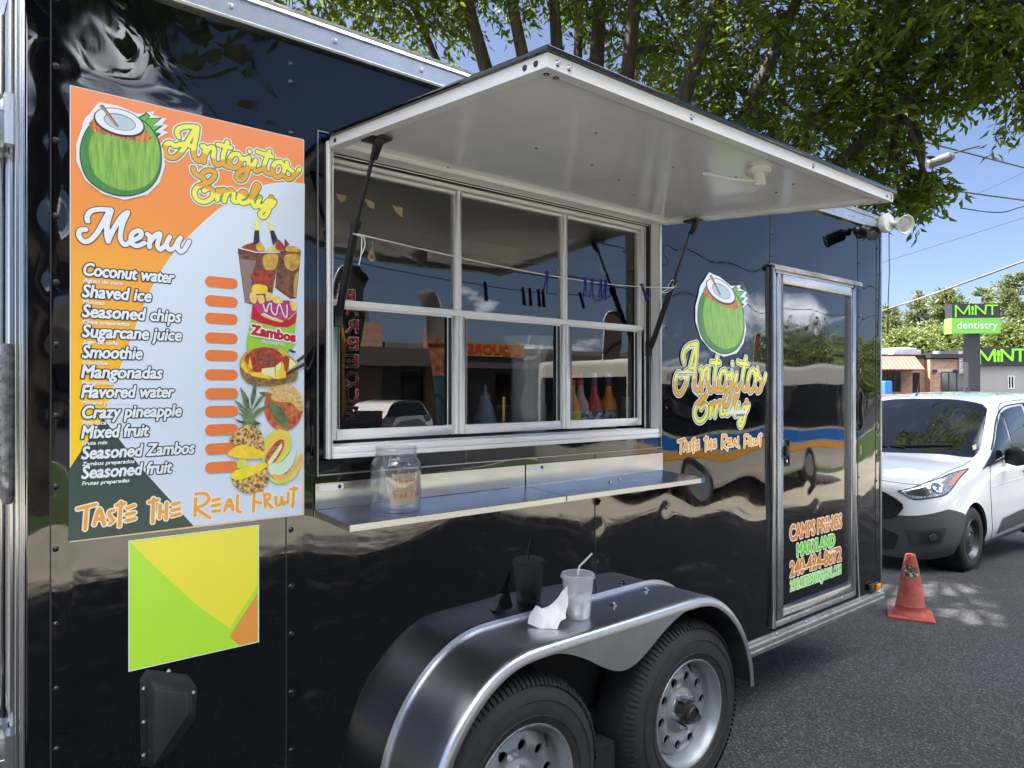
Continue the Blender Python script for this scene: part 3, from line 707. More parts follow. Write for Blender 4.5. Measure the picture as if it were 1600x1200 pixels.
b.lathe([(0, -.055), (.030, -.055), (.036, -.045), (.036, .035), (.040, .04), (.038, .05), (.030, .046), (.0, .040)], o_ + Vector((-.01, -.085, -.022)), (-.55, -.75, -.35), 20)
b.lathe([(.02, 0), (.026, .01), (.026, .04), (.016, .05)], o_ + Vector((.20, 0, .02)), (0, -1, 0), 14); b.tube([o_ + Vector((0, -.03, .01)), o_ + Vector((.1, -.02, .03)), o_ + Vector((.2, -.02, .03))], .008, 8)
sc_ = b.build('security_camera', black_pl, TR, smooth=40)
b = MB(); b.lathe([(0, .0), (.018, .0), (.019, -.004)], o_ + Vector((-.01, -.085, -.022)) + Vector((-.55, -.75, -.35)).normalized() * .044, (-.55, -.75, -.35), 16); b.build('camera_lens', mat('lens', (.02, .02, .025), .05), sc_)
b = MB(); o_ = Vector((4.485, -.03, 2.592)); b.lathe([(0, .03), (.052, .03), (.058, .022), (.058, .0), (.05, -.01)], o_, (-.2, -1, 0), 24)
b.tube([o_ + Vector((0, -.03, 0)), o_ + Vector((.03, -.06, -.004)), o_ + Vector((.05, -.075, -.006))], .013, 10)
fl = b.build('flood_light', white_pl, TR, smooth=40)
dv = Vector((-.45, -.85, -.25)).normalized(); p_ = o_ + Vector((.045, -.080, -.012))
b = MB(); b.lathe([(0, -.05), (.022, -.048), (.034, -.034), (.042, 0), (.054, .026), (.057, .033), (.053, .035), (.046, .025), (.026, .010), (0, .006)], p_, dv, 28); lh = b.build('lamp_head', white_pl, fl, smooth=40)
b = MB(); b.lathe([(0, .030), (.025, .028), (.044, .022)], p_, dv, 24); b.build('lamp_bulb', mat('bulb_glass', (.45, .44, .40), .12, vary=(30, .3)), lh, smooth=50)
b = MB(); b.tube([(4.545, -.03, 2.56), (4.546, -.032, 2.3), (4.535, -.03, 2.15), (4.528, -.03, 2.0), (4.53, -.03, 1.92)], .0025, 6); b.build('loose_wire', black_rub, TR, smooth=60)
# ------------------------------------------------------------------ printed stickers on the side wall
WMAP = wallmap()
def zz(off, sc, pts): return [(off[0] + x / sc, off[1] + y / sc) for x, y in pts]
p_white = pc('print_white', 222, 226, 232, .22); p_paper = pc('print_pale', 206, 217, 233, .22)
def print_orange():
    m = mat('print_orange', (.7, .25, .07), .22); t = m.node_tree; b = t.nodes['Principled BSDF']
    c = t.nodes.new('ShaderNodeTexCoord'); s = t.nodes.new('ShaderNodeSeparateXYZ'); r = t.nodes.new('ShaderNodeMapRange')
    r.inputs['From Min'].default_value = 1.35; r.inputs['From Max'].default_value = 2.29
    n = t.nodes.new('ShaderNodeTexNoise'); n.inputs['Scale'].default_value = 5; k = t.nodes.new('ShaderNodeMath'); k.operation = 'MULTIPLY_ADD'; k.inputs[1].default_value = .25; 
    t.links.new(c.outputs['Object'], n.inputs['Vector'])
    q = t.nodes.new('ShaderNodeValToRGB'); e = q.color_ramp.elements
    f = lambda *a: (*[lin(v) * 1.08 for v in a], 1)
    e[0].position = .10; e[0].color = f(240, 196, 40); e[1].position = 1.0; e[1].color = f(232, 140, 92)
    x = e.new(.55); x.color = f(232, 160, 62); x = e.new(.75); x.color = f(230, 142, 70)
    t.links.new(c.outputs['Object'], s.inputs[0]); t.links.new(s.outputs['Z'], r.inputs['Value']); t.links.new(n.outputs['Fac'], k.inputs[0]); t.links.new(r.outputs[0], k.inputs[2])
    sb_ = t.nodes.new('ShaderNodeMath'); sb_.operation = 'SUBTRACT'; sb_.inputs[1].default_value = .12; t.links.new(k.outputs[0], sb_.inputs[0])
    t.links.new(sb_.outputs[0], q.inputs[0]); t.links.new(q.outputs[0], b.inputs['Base Color']); return m
p_orange = print_orange()
p_slate = pc('print_slate', 52, 72, 70, .25)
p_navy = pc('print_outline', 44, 52, 60, .3); p_green_o = pc('print_green_outline', 96, 140, 78, .25)
p_yel = pc('print_yellow', 236, 228, 96, .22); p_or2 = pc('print_gold', 226, 160, 66, .22)
p_pill = pc('print_pill', 226, 122, 62, .25)
MX0, MX1, MZ0, MZ1 = .2835, .840, 1.2535, 2.290
def wallpts(px_pts, y=0.0): return [onwall(px, py, y) for px, py in px_pts]
def flat(mb, pts2, layer, mi=0, y0=-.0012): mb.poly([(x, y0 - .00009 * layer, z) for x, z in pts2], mi)
class Art:                                       # flat printed picture from wall-plane outlines
    def __init__(s, conv=None, y0=-.0012): s.mb = MB(); s.mats = []; s.l = 3; s.conv = conv or wallpts; s.y0 = y0
    def idx(s, m):
        if m not in s.mats: s.mats.append(m)
        return s.mats.index(m)
    def shape(s, pts, m, smooth=True, layer=None):
        q = [tuple(p) for p in catmull(pts, 5, True)] if smooth else pts
        if layer is None: s.l += 1; layer = s.l
        flat(s.mb, s.conv(q), layer, s.idx(m), s.y0)
    def build(s, name, parent): return s.mb.build(name, s.mats, parent)
b = MB(); b.grid([[(x, -.0008, z) for z in np.linspace(MZ0, MZ1, 2)] for x in np.linspace(MX0, MX1, 2)])
b.grid([[(x, -.0008 + .0003, z) for z in (MZ0 - .0015, MZ1 + .0015)] for x in (MX0 - .0015, MX1 + .0015)], 1)
ms = b.build('menu_sticker', [p_orange, p_white], TR)
ms['label'] = 'tall orange and white menu sticker with pictures of drinks and fruit'
curve = catmull([(476, 287), (440, 285), (404, 292), (360, 313), (312, 352), (268, 399), (234, 455), (204, 530), (178, 600), (161, 653)], 6)
b = MB(); flat(b, wallpts([tuple(p) for p in curve] + [(219, 729.5), (302.4, 822), (472, 803)]) , 0)
sg = wallpts([(161, 653), (219, 729.5), (302.4, 822), (106.6, 845.6), (108, 733)])
flat(b, sg, 0, 1); b.build('colour_field', [p_paper, p_slate], ms)

# script lettering, traced as brush strokes
ZA = lambda pts: zz((240, 180), 5.454, pts)
ANT = [[(212, 186), (197, 152), (216, 116), (282, 98), (372, 103)], [(366, 106), (322, 170), (275, 250), (226, 325), (165, 366), (108, 345), (92, 285), (118, 243), (152, 242), (170, 262)], [(372, 103), (362, 180), (338, 290), (348, 360), (385, 392), (425, 350)],
       [(195, 262), (260, 245), (345, 278)], [(412, 268), (436, 280), (425, 400)], [(428, 350), (468, 284), (512, 285), (508, 370), (535, 425), (572, 415)],
       [(627, 232), (592, 340), (592, 412), (630, 442), (655, 425)], [(548, 252), (655, 277)], [(720, 333), (672, 338), (642, 398), (665, 448), (718, 438), (745, 380), (722, 335)], [(742, 375), (788, 372)],
       [(808, 362), (802, 460), (770, 540), (727, 556), (705, 522), (742, 475), (830, 440), (852, 415)], [(816, 310), (818, 310)], [(868, 385), (850, 440), (870, 480), (915, 462)], [(884, 313), (886, 313)],
       [(985, 308), (942, 420), (946, 478), (985, 502), (1015, 480)], [(912, 325), (1010, 354)], [(1080, 398), (1032, 412), (1010, 476), (1040, 527), (1090, 512), (1112, 450), (1082, 400)], [(1105, 435), (1140, 432)],
       [(1133, 405), (1142, 448), (1187, 488), (1180, 537), (1140, 547), (1120, 528)], [(1184, 520), (1224, 492), (1240, 462)]]
EME = [[(336, 455), (348, 492), (390, 522), (428, 548)], [(430, 552), (408, 515), (440, 478), (500, 476), (522, 510), (490, 558), (430, 588), (372, 612), (345, 665), (372, 720), (432, 740), (492, 708), (503, 650), (470, 622), (428, 645)],
       [(548, 640), (540, 722)], [(542, 690), (582, 640), (612, 652), (600, 735)], [(604, 700), (650, 642), (680, 662), (676, 728), (708, 740)],
       [(722, 708), (768, 690), (780, 662), (748, 658), (724, 708), (750, 750), (798, 742)], [(798, 742), (860, 670), (894, 612), (874, 594), (846, 650), (836, 730), (860, 780), (892, 762)],
       [(906, 702), (886, 758), (922, 780), (975, 728)], [(1002, 700), (990, 780), (960, 850), (926, 872), (905, 840), (950, 800), (1008, 770), (1030, 735)]]
def px_strokes(strokes, conv): return [[np.array(onwall(*p)) for p in conv([tuple(q) for q in catmull(s, 5)])] for s in strokes]
ANTw = px_strokes(ANT, ZA); EMEw = px_strokes(EME, ZA)
def wave(z0, a, x0, up, dn): return lambda x, z: up if z > z0 + a * math.sin((x - x0) * 60) * .012 - (x - x0) * .0 else dn
def script(parent, strokes, r, ow, gw, box=None, flip=False, y0=-.0012, h=.002, zfrac=.5, name='script_lettering', l0=8):
    P = np.concatenate([np.array(s) for s in strokes]); lo, hi = P.min(0), P.max(0)
    if box:
        k = np.array([(box[2] - box[0]) / (hi[0] - lo[0]), (box[3] - box[1]) / (hi[1] - lo[1])])
        strokes = [[(p - lo) * k + np.array(box[:2]) for p in s] for s in strokes]; lo, hi = np.array(box[:2]), np.array(box[2:])
    F = strokes_field(strokes, r + ow + gw + 2 * h, h); b = MB(); mp_ = wallmap(y0)
    emit(b, F, r + gw + ow, mp_, l0, 0); emit(b, F, r + gw, mp_, l0 + 1, 1)
    zc = lo[1] + (hi[1] - lo[1]) * zfrac
    a_, c_ = (2, 3) if not flip else (3, 2)
    emit(b, F, r, mp_, l0 + 2, 2, pick=lambda x, z: a_ if z > zc + .006 * math.sin(x * 70) else c_)
    return b.build(name, [p_white, p_green_o, p_yel, p_or2], parent)
script(ms, ANTw, .0054, .0028, .0030, zfrac=.42, h=.0018); script(ms, EMEw, .0054, .0028, .0030, flip=True, zfrac=.48, h=.0018)
ZM_ = lambda pts: zz((110, 310), 8.0, pts)
MEN = [[(215, 285), (207, 235), (250, 165), (360, 138), (500, 145)], [(500, 145), (440, 240), (340, 420), (250, 520), (170, 540), (105, 470), (120, 400), (190, 390)], [(510, 150), (465, 300), (450, 440), (470, 540)], [(470, 540), (530, 400), (640, 230), (715, 175)],
       [(715, 175), (650, 320), (620, 480), (650, 560), (690, 580), (750, 540)], [(750, 540), (870, 480), (880, 420), (830, 405), (760, 460), (765, 560), (830, 595), (920, 560)], [(960, 450), (990, 480), (985, 610)], [(985, 560), (1060, 460), (1120, 450), (1085, 580), (1120, 640), (1190, 580)],
       [(1240, 480), (1200, 570), (1230, 640), (1290, 620), (1350, 520)], [(1375, 490), (1335, 590), (1370, 665), (1420, 640), (1480, 540)]]
F = strokes_field(px_strokes(MEN, ZM_), .016, .002); b = MB(); emit(b, F, .0072, WMAP, 8, 1); emit(b, F, .0054, WMAP, 9, 0)
b.build('menu_heading', [p_white, p_navy], ms)
T2 = lambda pts: zz((110, 750), 4.324, pts)
TAS = [[(50, 195), (170, 165)], [(110, 185), (98, 330)], [(160, 300), (195, 195), (228, 300)], [(178, 268), (222, 258)], [(290, 205), (262, 215), (270, 250), (290, 270), (265, 295)], [(340, 150), (330, 310)], [(312, 172), (362, 160)], [(385, 190), (430, 172)], [(378, 232), (432, 220)], [(376, 275), (434, 260)],
       [(560, 125), (555, 285)], [(530, 150), (590, 135)], [(605, 170), (600, 255)], [(650, 155), (645, 262)], [(605, 218), (648, 210)], [(690, 165), (732, 152)], [(685, 205), (735, 195)], [(685, 242), (738, 228)],
       [(845, 125), (840, 240)], [(845, 95), (910, 92), (935, 130), (895, 170), (850, 190), (890, 222), (940, 255)], [(960, 138), (1005, 128)], [(955, 175), (1005, 165)], [(960, 212), (1008, 205)], [(1040, 205), (1072, 130), (1098, 200)], [(1050, 180), (1095, 172)], [(1128, 105), (1125, 200), (1148, 215)],
       [(1240, 95), (1235, 210)], [(1235, 85), (1260, 72), (1298, 72)], [(1240, 145), (1285, 155)], [(1310, 110), (1315, 180)], [(1305, 95), (1340, 95), (1345, 125), (1318, 140), (1360, 185)], [(1385, 115), (1390, 165), (1415, 165), (1425, 115)], [(1425, 115), (1435, 165), (1452, 150)], [(1470, 85), (1468, 150)], [(1510, 50), (1500, 180)], [(1485, 62), (1530, 58)]]
TASw = px_strokes(TAS, T2)
def slogan(parent, strokes, r, ow, box=None, h=.002, l0=8):
    P = np.concatenate([np.array(s) for s in strokes]); lo, hi = P.min(0), P.max(0)
    if box:
        k = np.array([(box[2] - box[0]) / (hi[0] - lo[0]), (box[3] - box[1]) / (hi[1] - lo[1])]); strokes = [[(p - lo) * k + np.array(box[:2]) for p in s] for s in strokes]
    F = strokes_field(strokes, r + ow + 2 * h, h); b = MB(); emit(b, F, r + ow, WMAP, l0, 0); emit(b, F, r, WMAP, l0 + 1, 1)
    return b.build('slogan_lettering', [pc('print_cream', 240, 226, 205, .25), p_or2], parent)
slogan(ms, TASw, .0040, .0028, h=.0016)
LINES = [('Coconut water', 129, 430, 273.4, 'Aguas de coco', 192), ('Shaved ice', 128, 463.8, 238, 'Minutas', 162), ('Seasoned chips', 128, 495, 284, 'Chips preparados', 202), ('Sugarcane juice', 128, 526.4, 285, 'Jugo de ca\u00f1a', 184), ('Smoothie', 128, 559, 224, 'Smoothie', 168),
         ('Mangonadas', 127, 590.3, 255, 'Mangonadas', 178), ('Flavored water', 127, 621.6, 273, 'Mineral preparada', 205), ('Crazy pineapple', 127, 653.7, 285, 'Pi\u00f1a loca', 166), ('Mixed fruit', 127, 685, 234, 'Fruta mix', 168), ('Seasoned Zambos', 127, 717.5, 305, 'Zambos preparados', 210), ('Seasoned fruit', 127, 748, 270, 'Frutas preparadas', 202)]
for t_, xl, yb, xr, sub, xr2 in LINES:
    x0, z0 = onwall(xl, yb); x1, _ = onwall(xr, yb)
    F = font_field(t_, x0, z0, x1 - x0, .0285, .16, .010, .0018); b = MB()
    emit(b, F, .0036, WMAP, 6, 1); emit(b, F, .0011, WMAP, 7, 0); b.build('menu_line', [p_white, p_navy], ms)
    x2, _ = onwall(xr2, yb)
    F = font_field(sub, x0 + .001, z0 - .0155, x2 - x0, .0088, .22, .003, .0011); b = MB(); emit(b, F, .0003, WMAP, 9, 0); b.build('menu_subline', p_white, ms)
for yc in (441.6, 471, 498, 528.4, 555.6, 585.6, 614.7, 642.5, 671, 700.6, 729.4):
    x0, zc = onwall(320, yc); x1, zc2 = onwall(371, yc); zc = onwall(345, yc)[1]; r = .0138
    F = strokes_field([[np.array((x0 + r, zc)), np.array((x1 - r, zc))]], r + .004, .002); b = MB(); emit(b, F, r, WMAP, 12 if yc < 600 else 26, 0); b.build('price_bar', p_pill, ms)
# pictures
f_brown = mat('print_tamarind', (.10, .035, .025), .25, vary=(60, .4, (.30, .12, .06))); f_red = mat('print_chilli', (.36, .03, .02), .25, vary=(90, .5, (.55, .10, .03)))
f_amber = mat('print_amber', (.62, .30, .05), .25, vary=(45, .35, (.80, .52, .10))); f_tan = pc('print_chip', 224, 196, 110, .25, vary=(90, .2)); f_mag = pc('print_magenta', 176, 60, 120, .25, vary=(120, .4))
f_lime = pc('print_lime', 148, 198, 66, .25, vary=(30, .1)); f_rind = mat('print_rind', (.16, .09, .03), .3, vary=(120, .6, (.42, .24, .09))); f_flesh = pc('print_flesh', 240, 200, 60, .25, vary=(50, .12))
f_leaf = mat('print_leaf', (.06, .13, .05), .3, vary=(50, .5, (.16, .25, .12))); f_leaf2 = mat('print_leaf_pale', (.14, .22, .10), .3, vary=(50, .3)); f_melon = pc('print_melon', 206, 214, 84, .25, vary=(25, .12)); f_melon2 = pc('print_melon_pale', 226, 226, 170, .25); f_mango = mat('print_mango', (.52, .05, .035), .25, vary=(70, .4, (.75, .25, .08)))
f_mango2 = mat('print_mango_gold', (.75, .45, .08), .25, vary=(110, .35, (.85, .60, .30))); f_red2 = pc('print_red', 186, 30, 48, .25); f_pin = mat('print_pineapple', (.40, .16, .04), .3, vary=(130, .7, (.85, .55, .20), (.40, .60)))
D1 = lambda p: wallpts(zz((360, 330), 7.5, p)); D2 = lambda p: wallpts(zz((360, 470), 8.575, p)); D3 = lambda p: wallpts(zz((340, 590), 6.314, p))
a = Art(D1)
a.shape([(555, 480), (640, 455), (825, 480), (770, 1020), (700, 1030), (520, 900)], f_brown, False); a.shape([(640, 520), (810, 510), (790, 650), (720, 700), (640, 640)], f_amber); a.shape([(745, 760), (795, 700), (765, 1010), (735, 1000)], f_amber, False)
a.shape([(80, 425), (300, 470), (570, 480), (470, 1085), (240, 1090), (165, 1070)], f_brown, False); a.shape([(105, 560), (300, 580), (250, 760), (240, 1080), (165, 1060)], mat('print_smoky', (.26, .19, .17), .25), False)
a.shape([(390, 520), (550, 510), (520, 680), (400, 670)], f_amber); a.shape([(260, 720), (480, 690), (500, 800), (420, 880), (250, 810)], f_red); a.shape([(270, 860), (420, 880), (410, 960), (260, 960)], f_flesh); a.shape([(140, 410), (330, 360), (380, 440), (300, 470), (180, 460)], f_red)
a.shape([(290, 380), (350, 360), (400, 450), (320, 460)], f_amber); a.shape([(430, 440), (500, 420), (560, 470), (440, 478)], f_tan); a.shape([(520, 420), (550, 330), (620, 400), (640, 450), (560, 460)], f_red); a.shape([(630, 320), (690, 390), (630, 440)], f_brown, False); a.shape([(650, 430), (740, 410), (830, 480), (660, 470)], f_amber)
a.shape([(280, 225), (330, 225), (340, 360), (285, 400), (263, 390)], p_navy, False); a.shape([(458, 232), (505, 228), (548, 330), (495, 405)], p_navy, False); a.shape([(288, 108), (325, 108), (328, 225), (284, 226)], p_yel, False); a.shape([(436, 125), (466, 112), (496, 222), (464, 228)], p_yel, False)
for q in ([(80, 425), (300, 478), (578, 482), (576, 492), (300, 490), (80, 437)],): a.shape(q, p_white, False)
a.build('drink_picture', ms)
a = Art(D2); a.l = 22
a.shape([(290, 30), (600, 60), (880, 100), (870, 280), (840, 610), (720, 720), (400, 690), (205, 650), (210, 540), (265, 260)], f_lime, False)
a.shape([(290, 60), (420, 190), (640, 260), (790, 250), (885, 150), (868, 300), (760, 360), (600, 350), (400, 300), (268, 240)], f_red2, False)
a.shape([(260, 10), (330, -90), (440, -30), (470, -90), (560, -60), (680, -10), (780, 0), (870, 60), (880, 130), (800, 210), (700, 280), (560, 230), (420, 180)], f_mag)
for q in ([(250, -80), (300, -120), (350, -60), (330, 30), (270, 20)], [(350, -60), (430, -70), (450, 10), (390, 40)], [(470, -110), (560, -90), (560, -20), (480, 0)], [(560, -50), (680, -40), (690, 30), (580, 30)], [(790, 0), (860, 30), (885, 110), (820, 130)]): a.shape(q, f_tan)
a.shape([(400, 180), (520, 210), (700, 270), (640, 285), (470, 230)], f_tan)
so = a.build('chip_bag_picture', ms)
zs = [[(430, 50), (470, 150), (500, 60), (540, 40), (540, 130), (600, 190), (630, 70), (660, 60), (700, 180), (745, 220), (750, 60)], [(430, 170), (560, 230), (600, 240)]]
F = strokes_field([[np.array(q) for q in D2([tuple(k) for k in catmull(s, 5)])] for s in zs], .006, .0015); b = MB(); emit(b, F, .0016, WMAP, 38, 0)
(x0, z0), (x1, z1) = D2([(275, 440)])[0], D2([(862, 500)])[0]
def skew(f, sl):                                  # lettering that runs downhill
    xs_, zs_, F_ = f; x_ref = xs_[0]; return (lambda x, z, l: (x, -.0012 - .00009 * l, z + (x - x_ref) * sl))
F = font_field('Zambos', x0, z0, x1 - x0, .024, .05, .008, .0013); mm_ = skew(F, -.13); emit(b, F, .0055, mm_, 38, 0); emit(b, F, .0022, mm_, 39, 1)
(x0, z0), (x1, _) = D2([(415, 560)])[0], D2([(725, 600)])[0]
F = font_field('PICOSITAS', x0, z0, x1 - x0, .0075, 0, .003, .0010); emit(b, F, .0004, skew(F, -.10), 38, 2)
b.build('bag_lettering', [p_white, f_red2, p_paper], ms)
a = Art(D2); a.l = 40
a.shape([(120, 900), (160, 850), (500, 1000), (860, 940), (880, 1040), (780, 1100), (500, 1145), (250, 1110), (150, 1010)], f_rind); a.shape([(130, 880), (150, 740), (300, 640), (650, 640), (900, 860), (840, 960), (590, 1050), (300, 1000)], f_amber)
a.shape([(180, 780), (260, 680), (420, 620), (560, 640), (660, 700), (700, 780), (620, 870), (500, 900), (340, 960), (230, 860)], f_red); a.shape([(330, 760), (450, 680), (600, 780), (560, 870), (400, 850)], mat('print_dark_chilli', (.16, .02, .02), .3, vary=(140, .5, (.42, .12, .08))))
for q in ([(150, 790), (250, 980), (190, 960), (140, 860)], [(250, 740), (290, 920), (230, 880)], [(250, 960), (440, 970), (540, 1050), (280, 1010)], [(600, 940), (730, 930), (730, 1030), (590, 1050)], [(690, 830), (740, 860), (730, 930), (680, 900)]): a.shape(q, f_flesh, False)
for q in ([(410, 910), (580, 890), (590, 1040), (410, 970)], [(600, 870), (670, 810), (660, 930), (600, 940)], [(780, 760), (880, 850), (770, 930)]): a.shape(q, f_melon2, False)
a.shape([(690, 760), (780, 760), (750, 940), (720, 940), (700, 840)], f_red); a.shape([(730, 970), (985, 820), (988, 870), (740, 1005)], p_navy, False); a.shape([(870, 800), (985, 710), (988, 760), (890, 830)], p_navy, False); a.shape([(770, 650), (860, 680), (850, 700), (800, 690)], p_navy)
a.build('fruit_bowl_picture', ms)
a = Art(D3); a.l = 28
ci = [(645 + 190 * math.cos(t), 290 + 235 * math.sin(t)) for t in np.linspace(0, 2 * math.pi, 26)[:-1]]
a.shape(ci, f_mango); a.shape([(500, 110), (640, 52), (780, 120), (830, 240), (815, 330), (720, 250), (600, 240), (520, 200)], f_mango2); a.shape([(510, 240), (600, 280), (670, 370), (688, 500), (590, 440), (520, 340)], f_leaf); a.shape([(405, 145), (470, 140), (530, 160), (510, 200), (430, 165)], f_rind)
a.build('mango_picture', ms)
a = Art(D3); a.l = 36
for q in ([(215, 90), (275, 160), (300, 330), (250, 260)], [(320, 200), (345, 90), (380, 60), (370, 180), (330, 300)], [(150, 210), (230, 260), (300, 350), (200, 280)], [(400, 200), (470, 160), (380, 280), (320, 350)], [(150, 400), (240, 430), (300, 400), (290, 470), (200, 440)], [(180, 340), (270, 380), (290, 430)], [(510, 265), (400, 300), (310, 380), (330, 420)], [(430, 460), (330, 400), (300, 440), (320, 470)], [(270, 160), (300, 210), (320, 420), (270, 420)], [(190, 290), (300, 360), (300, 420)], [(400, 330), (330, 390), (310, 440)], [(240, 300), (330, 300), (350, 460), (250, 470)]): a.shape(q, random.choice([f_leaf, f_leaf2]), False)
a.shape([(230, 480), (300, 465), (380, 480), (430, 560), (455, 680), (440, 740), (300, 690), (180, 670), (105, 610), (150, 560)], f_pin); a.shape([(90, 750), (190, 670), (300, 675), (450, 735), (430, 790), (300, 800), (160, 785)], f_flesh)
a.build('pineapple_picture', ms)
a = Art(D3); a.l = 36
a.shape([(455, 620), (540, 530), (640, 515), (720, 580), (700, 720), (600, 840), (480, 860), (430, 800)], f_melon); a.shape([(480, 640), (560, 560), (650, 550), (690, 600), (660, 720), (580, 820), (470, 840)], pc('print_melon_orange', 240, 190, 90, .25)); a.shape([(460, 800), (520, 690), (590, 620), (645, 615), (640, 700), (560, 830), (480, 850)], mat('print_seed', (.42, .10, .03), .3, vary=(150, .6, (.6, .25, .1)))); a.shape([(490, 830), (560, 730), (620, 650), (625, 690), (560, 800), (510, 850)], f_melon2)
a.shape([(500, 850), (620, 830), (760, 690), (730, 860), (620, 960), (520, 960)], pc('print_mint', 206, 224, 200, .25)); a.shape([(510, 980), (600, 1000), (720, 900), (815, 750), (825, 800), (770, 960), (640, 1045), (540, 1030)], f_melon); a.shape([(540, 950), (640, 960), (740, 890), (815, 740), (815, 830), (730, 950), (620, 1005), (550, 990)], pc('print_cantaloupe', 236, 170, 84, .25)); a.shape([(190, 890), (200, 810), (270, 810), (280, 870)], f_melon)
a.build('melon_picture', ms)
a = Art(D3); a.l = 44
a.shape([(125, 985), (160, 930), (300, 900), (470, 850), (500, 990), (440, 1080), (290, 1135), (190, 1090)], f_pin); a.shape([(125, 985), (160, 920), (300, 870), (475, 848), (450, 900), (340, 960), (220, 1005)], pc('print_pine_flesh', 236, 214, 50, .25, vary=(60, .1))); a.build('pineapple_picture', ms)

# plain cut coconut with a straw, used on both stickers
co_green = mat('print_coconut', (.20, .43, .07), .25, vary=(26, .28, (.34, .58, .11)), stretch=(5, 1, .5)); co_dark = mat('print_coconut_shade', (.07, .24, .06), .25, vary=(26, .3), stretch=(5, 1, .5))
co_leaf = pc('print_leaf_green', 110, 176, 70, .25)
co_fringe = mat('print_fringe', (.45, .06, .03), .25, vary=(60, .4, (.75, .32, .08)), stretch=(3, 1, .6)); co_water = pc('print_water', 180, 196, 204, .25); co_straw = pc('print_straw', 196, 130, 96, .25)
def coconut(parent, conv, l0=12, y0=-.0012):
    a = Art(conv, y0); a.l = l0
    a.shape([(125, 290), (150, 235), (205, 180), (258, 110), (300, 66), (350, 78), (480, 100), (700, 190), (880, 160), (850, 200), (1000, 240), (950, 290), (1020, 310), (960, 360), (1015, 380), (900, 450), (960, 560), (985, 720), (930, 900), (800, 1030), (560, 1085), (330, 1020), (150, 880), (60, 680), (60, 500), (120, 330)], p_white, False)
    for q in ([(680, 240), (790, 172), (830, 210), (760, 300)], [(720, 330), (800, 235), (955, 228), (850, 320)], [(760, 390), (830, 320), (968, 308), (860, 390)], [(800, 430), (850, 385), (945, 392), (880, 450)]): a.shape(q, p_navy, False); a.shape([((x - 800) * .86 + 800, (z - 300) * .86 + 300) for x, z in q], co_leaf, False)
    body = [(540, 170), (760, 260), (900, 420), (950, 620), (920, 830), (790, 990), (560, 1050), (330, 990), (160, 850), (95, 640), (120, 440), (220, 280), (380, 190)]
    a.shape(body, p_navy); g = [((x - 525) * .975 + 525, (z - 620) * .975 + 620) for x, z in body]; a.shape(g, co_dark)
    a.shape([((x - 525) * .86 + 560, (z - 620) * .90 + 600) for x, z in body], co_green)
    fr = [(190, 290), (270, 200), (500, 190), (760, 330), (850, 440)] + [(850 - k * 42, 482 + 34 * math.sin(math.pi * (15 - k) / 15 * .9) - 7.5 * k - (16 if k % 2 else 0)) for k in range(1, 16)]
    a.shape(fr, co_fringe, False)
    el = lambda cx, cy, ra, rb, t: [(cx + ra * math.cos(u) * math.cos(t) - rb * math.sin(u) * math.sin(t), cy + ra * math.cos(u) * math.sin(t) + rb * math.sin(u) * math.cos(t)) for u in np.linspace(0, 2 * math.pi, 30)[:-1]]
    a.shape(el(505, 280, 275, 140, .28), p_navy); a.shape(el(505, 272, 258, 124, .28), p_white); a.shape(el(510, 275, 172, 80, .28), p_navy); a.shape(el(510, 277, 165, 74, .28), co_water)
    a.shape([(300, 105), (335, 95), (505, 325), (470, 320)], p_navy, False); a.shape([(310, 110), (330, 105), (492, 320), (472, 316)], co_straw, False)
    return a.build('coconut_picture', parent)
coconut(ms, lambda p: wallpts(zz((110, 150), 6.667, p)))

# yellow-green panel under the menu
b = MB(); QX0, QX1, QZ0, QZ1 = .404, .713, .929, 1.2375; YQ = -.001
Y2 = lambda l: -.0010 - .00012 * l
b.poly([(QX0, Y2(0), QZ0), (QX1, Y2(0), QZ0), (QX1, Y2(0), QZ1), (QX0, Y2(0), QZ1)])
b.poly([(QX0 + .002, Y2(1), QZ1 - .002), (QX1 - .002, Y2(1), QZ1 - .002), (QX1 - .002, Y2(1), QZ0 + .15), (QX0 + .235, Y2(1), QZ0 + .05), (QX0 + .15, Y2(1), QZ0 + .13), (QX0 + .04, Y2(1), QZ1 - .05)], 1)
b.poly([(QX1 - .002, Y2(2), QZ0 + .002), (QX1 - .002, Y2(2), QZ0 + .13), (QX1 - .075, Y2(2), QZ0 + .03), (QX1 - .05, Y2(2), QZ0 + .002)], 2)
b.poly([(QX0 - .002, Y2(-1), QZ0 - .002), (QX1 + .0025, Y2(-1), QZ0 - .002), (QX1 + .0025, Y2(-1), QZ1 + .002), (QX0 - .002, Y2(-1), QZ1 + .002)], 3)
yp = b.build('promo_sticker', [pc('print_lime_sheet', 176, 226, 62, .22), pc('print_yellow_sheet', 236, 224, 66, .22), pc('print_orange_sheet', 228, 150, 70, .22), p_white], TR)
yp['label'] = 'square lime and yellow sticker below the menu'

# logo decal between window and door
b = MB(); lg = coconut(TR, lambda p: [(2.640 + (x - 60) / 960 * .415, 2.122 - (z - 66) / 1020 * .375 * (1 if z < 600 else 1)) for x, z in p], 4, -.0018)
lg.name = 'logo_decal'
script(lg, ANTw, .0084, .0044, .0046, box=(2.490, 1.520, 3.205, 1.800), zfrac=.42, h=.0032, l0=34); script(lg, EMEw, .0084, .0044, .0046, box=(2.625, 1.425, 3.060, 1.625), flip=True, zfrac=.5, h=.0032, l0=30)
slogan(lg, TASw, .0056, .0042, box=(2.515, 1.322, 3.178, 1.388), h=.003, l0=20)
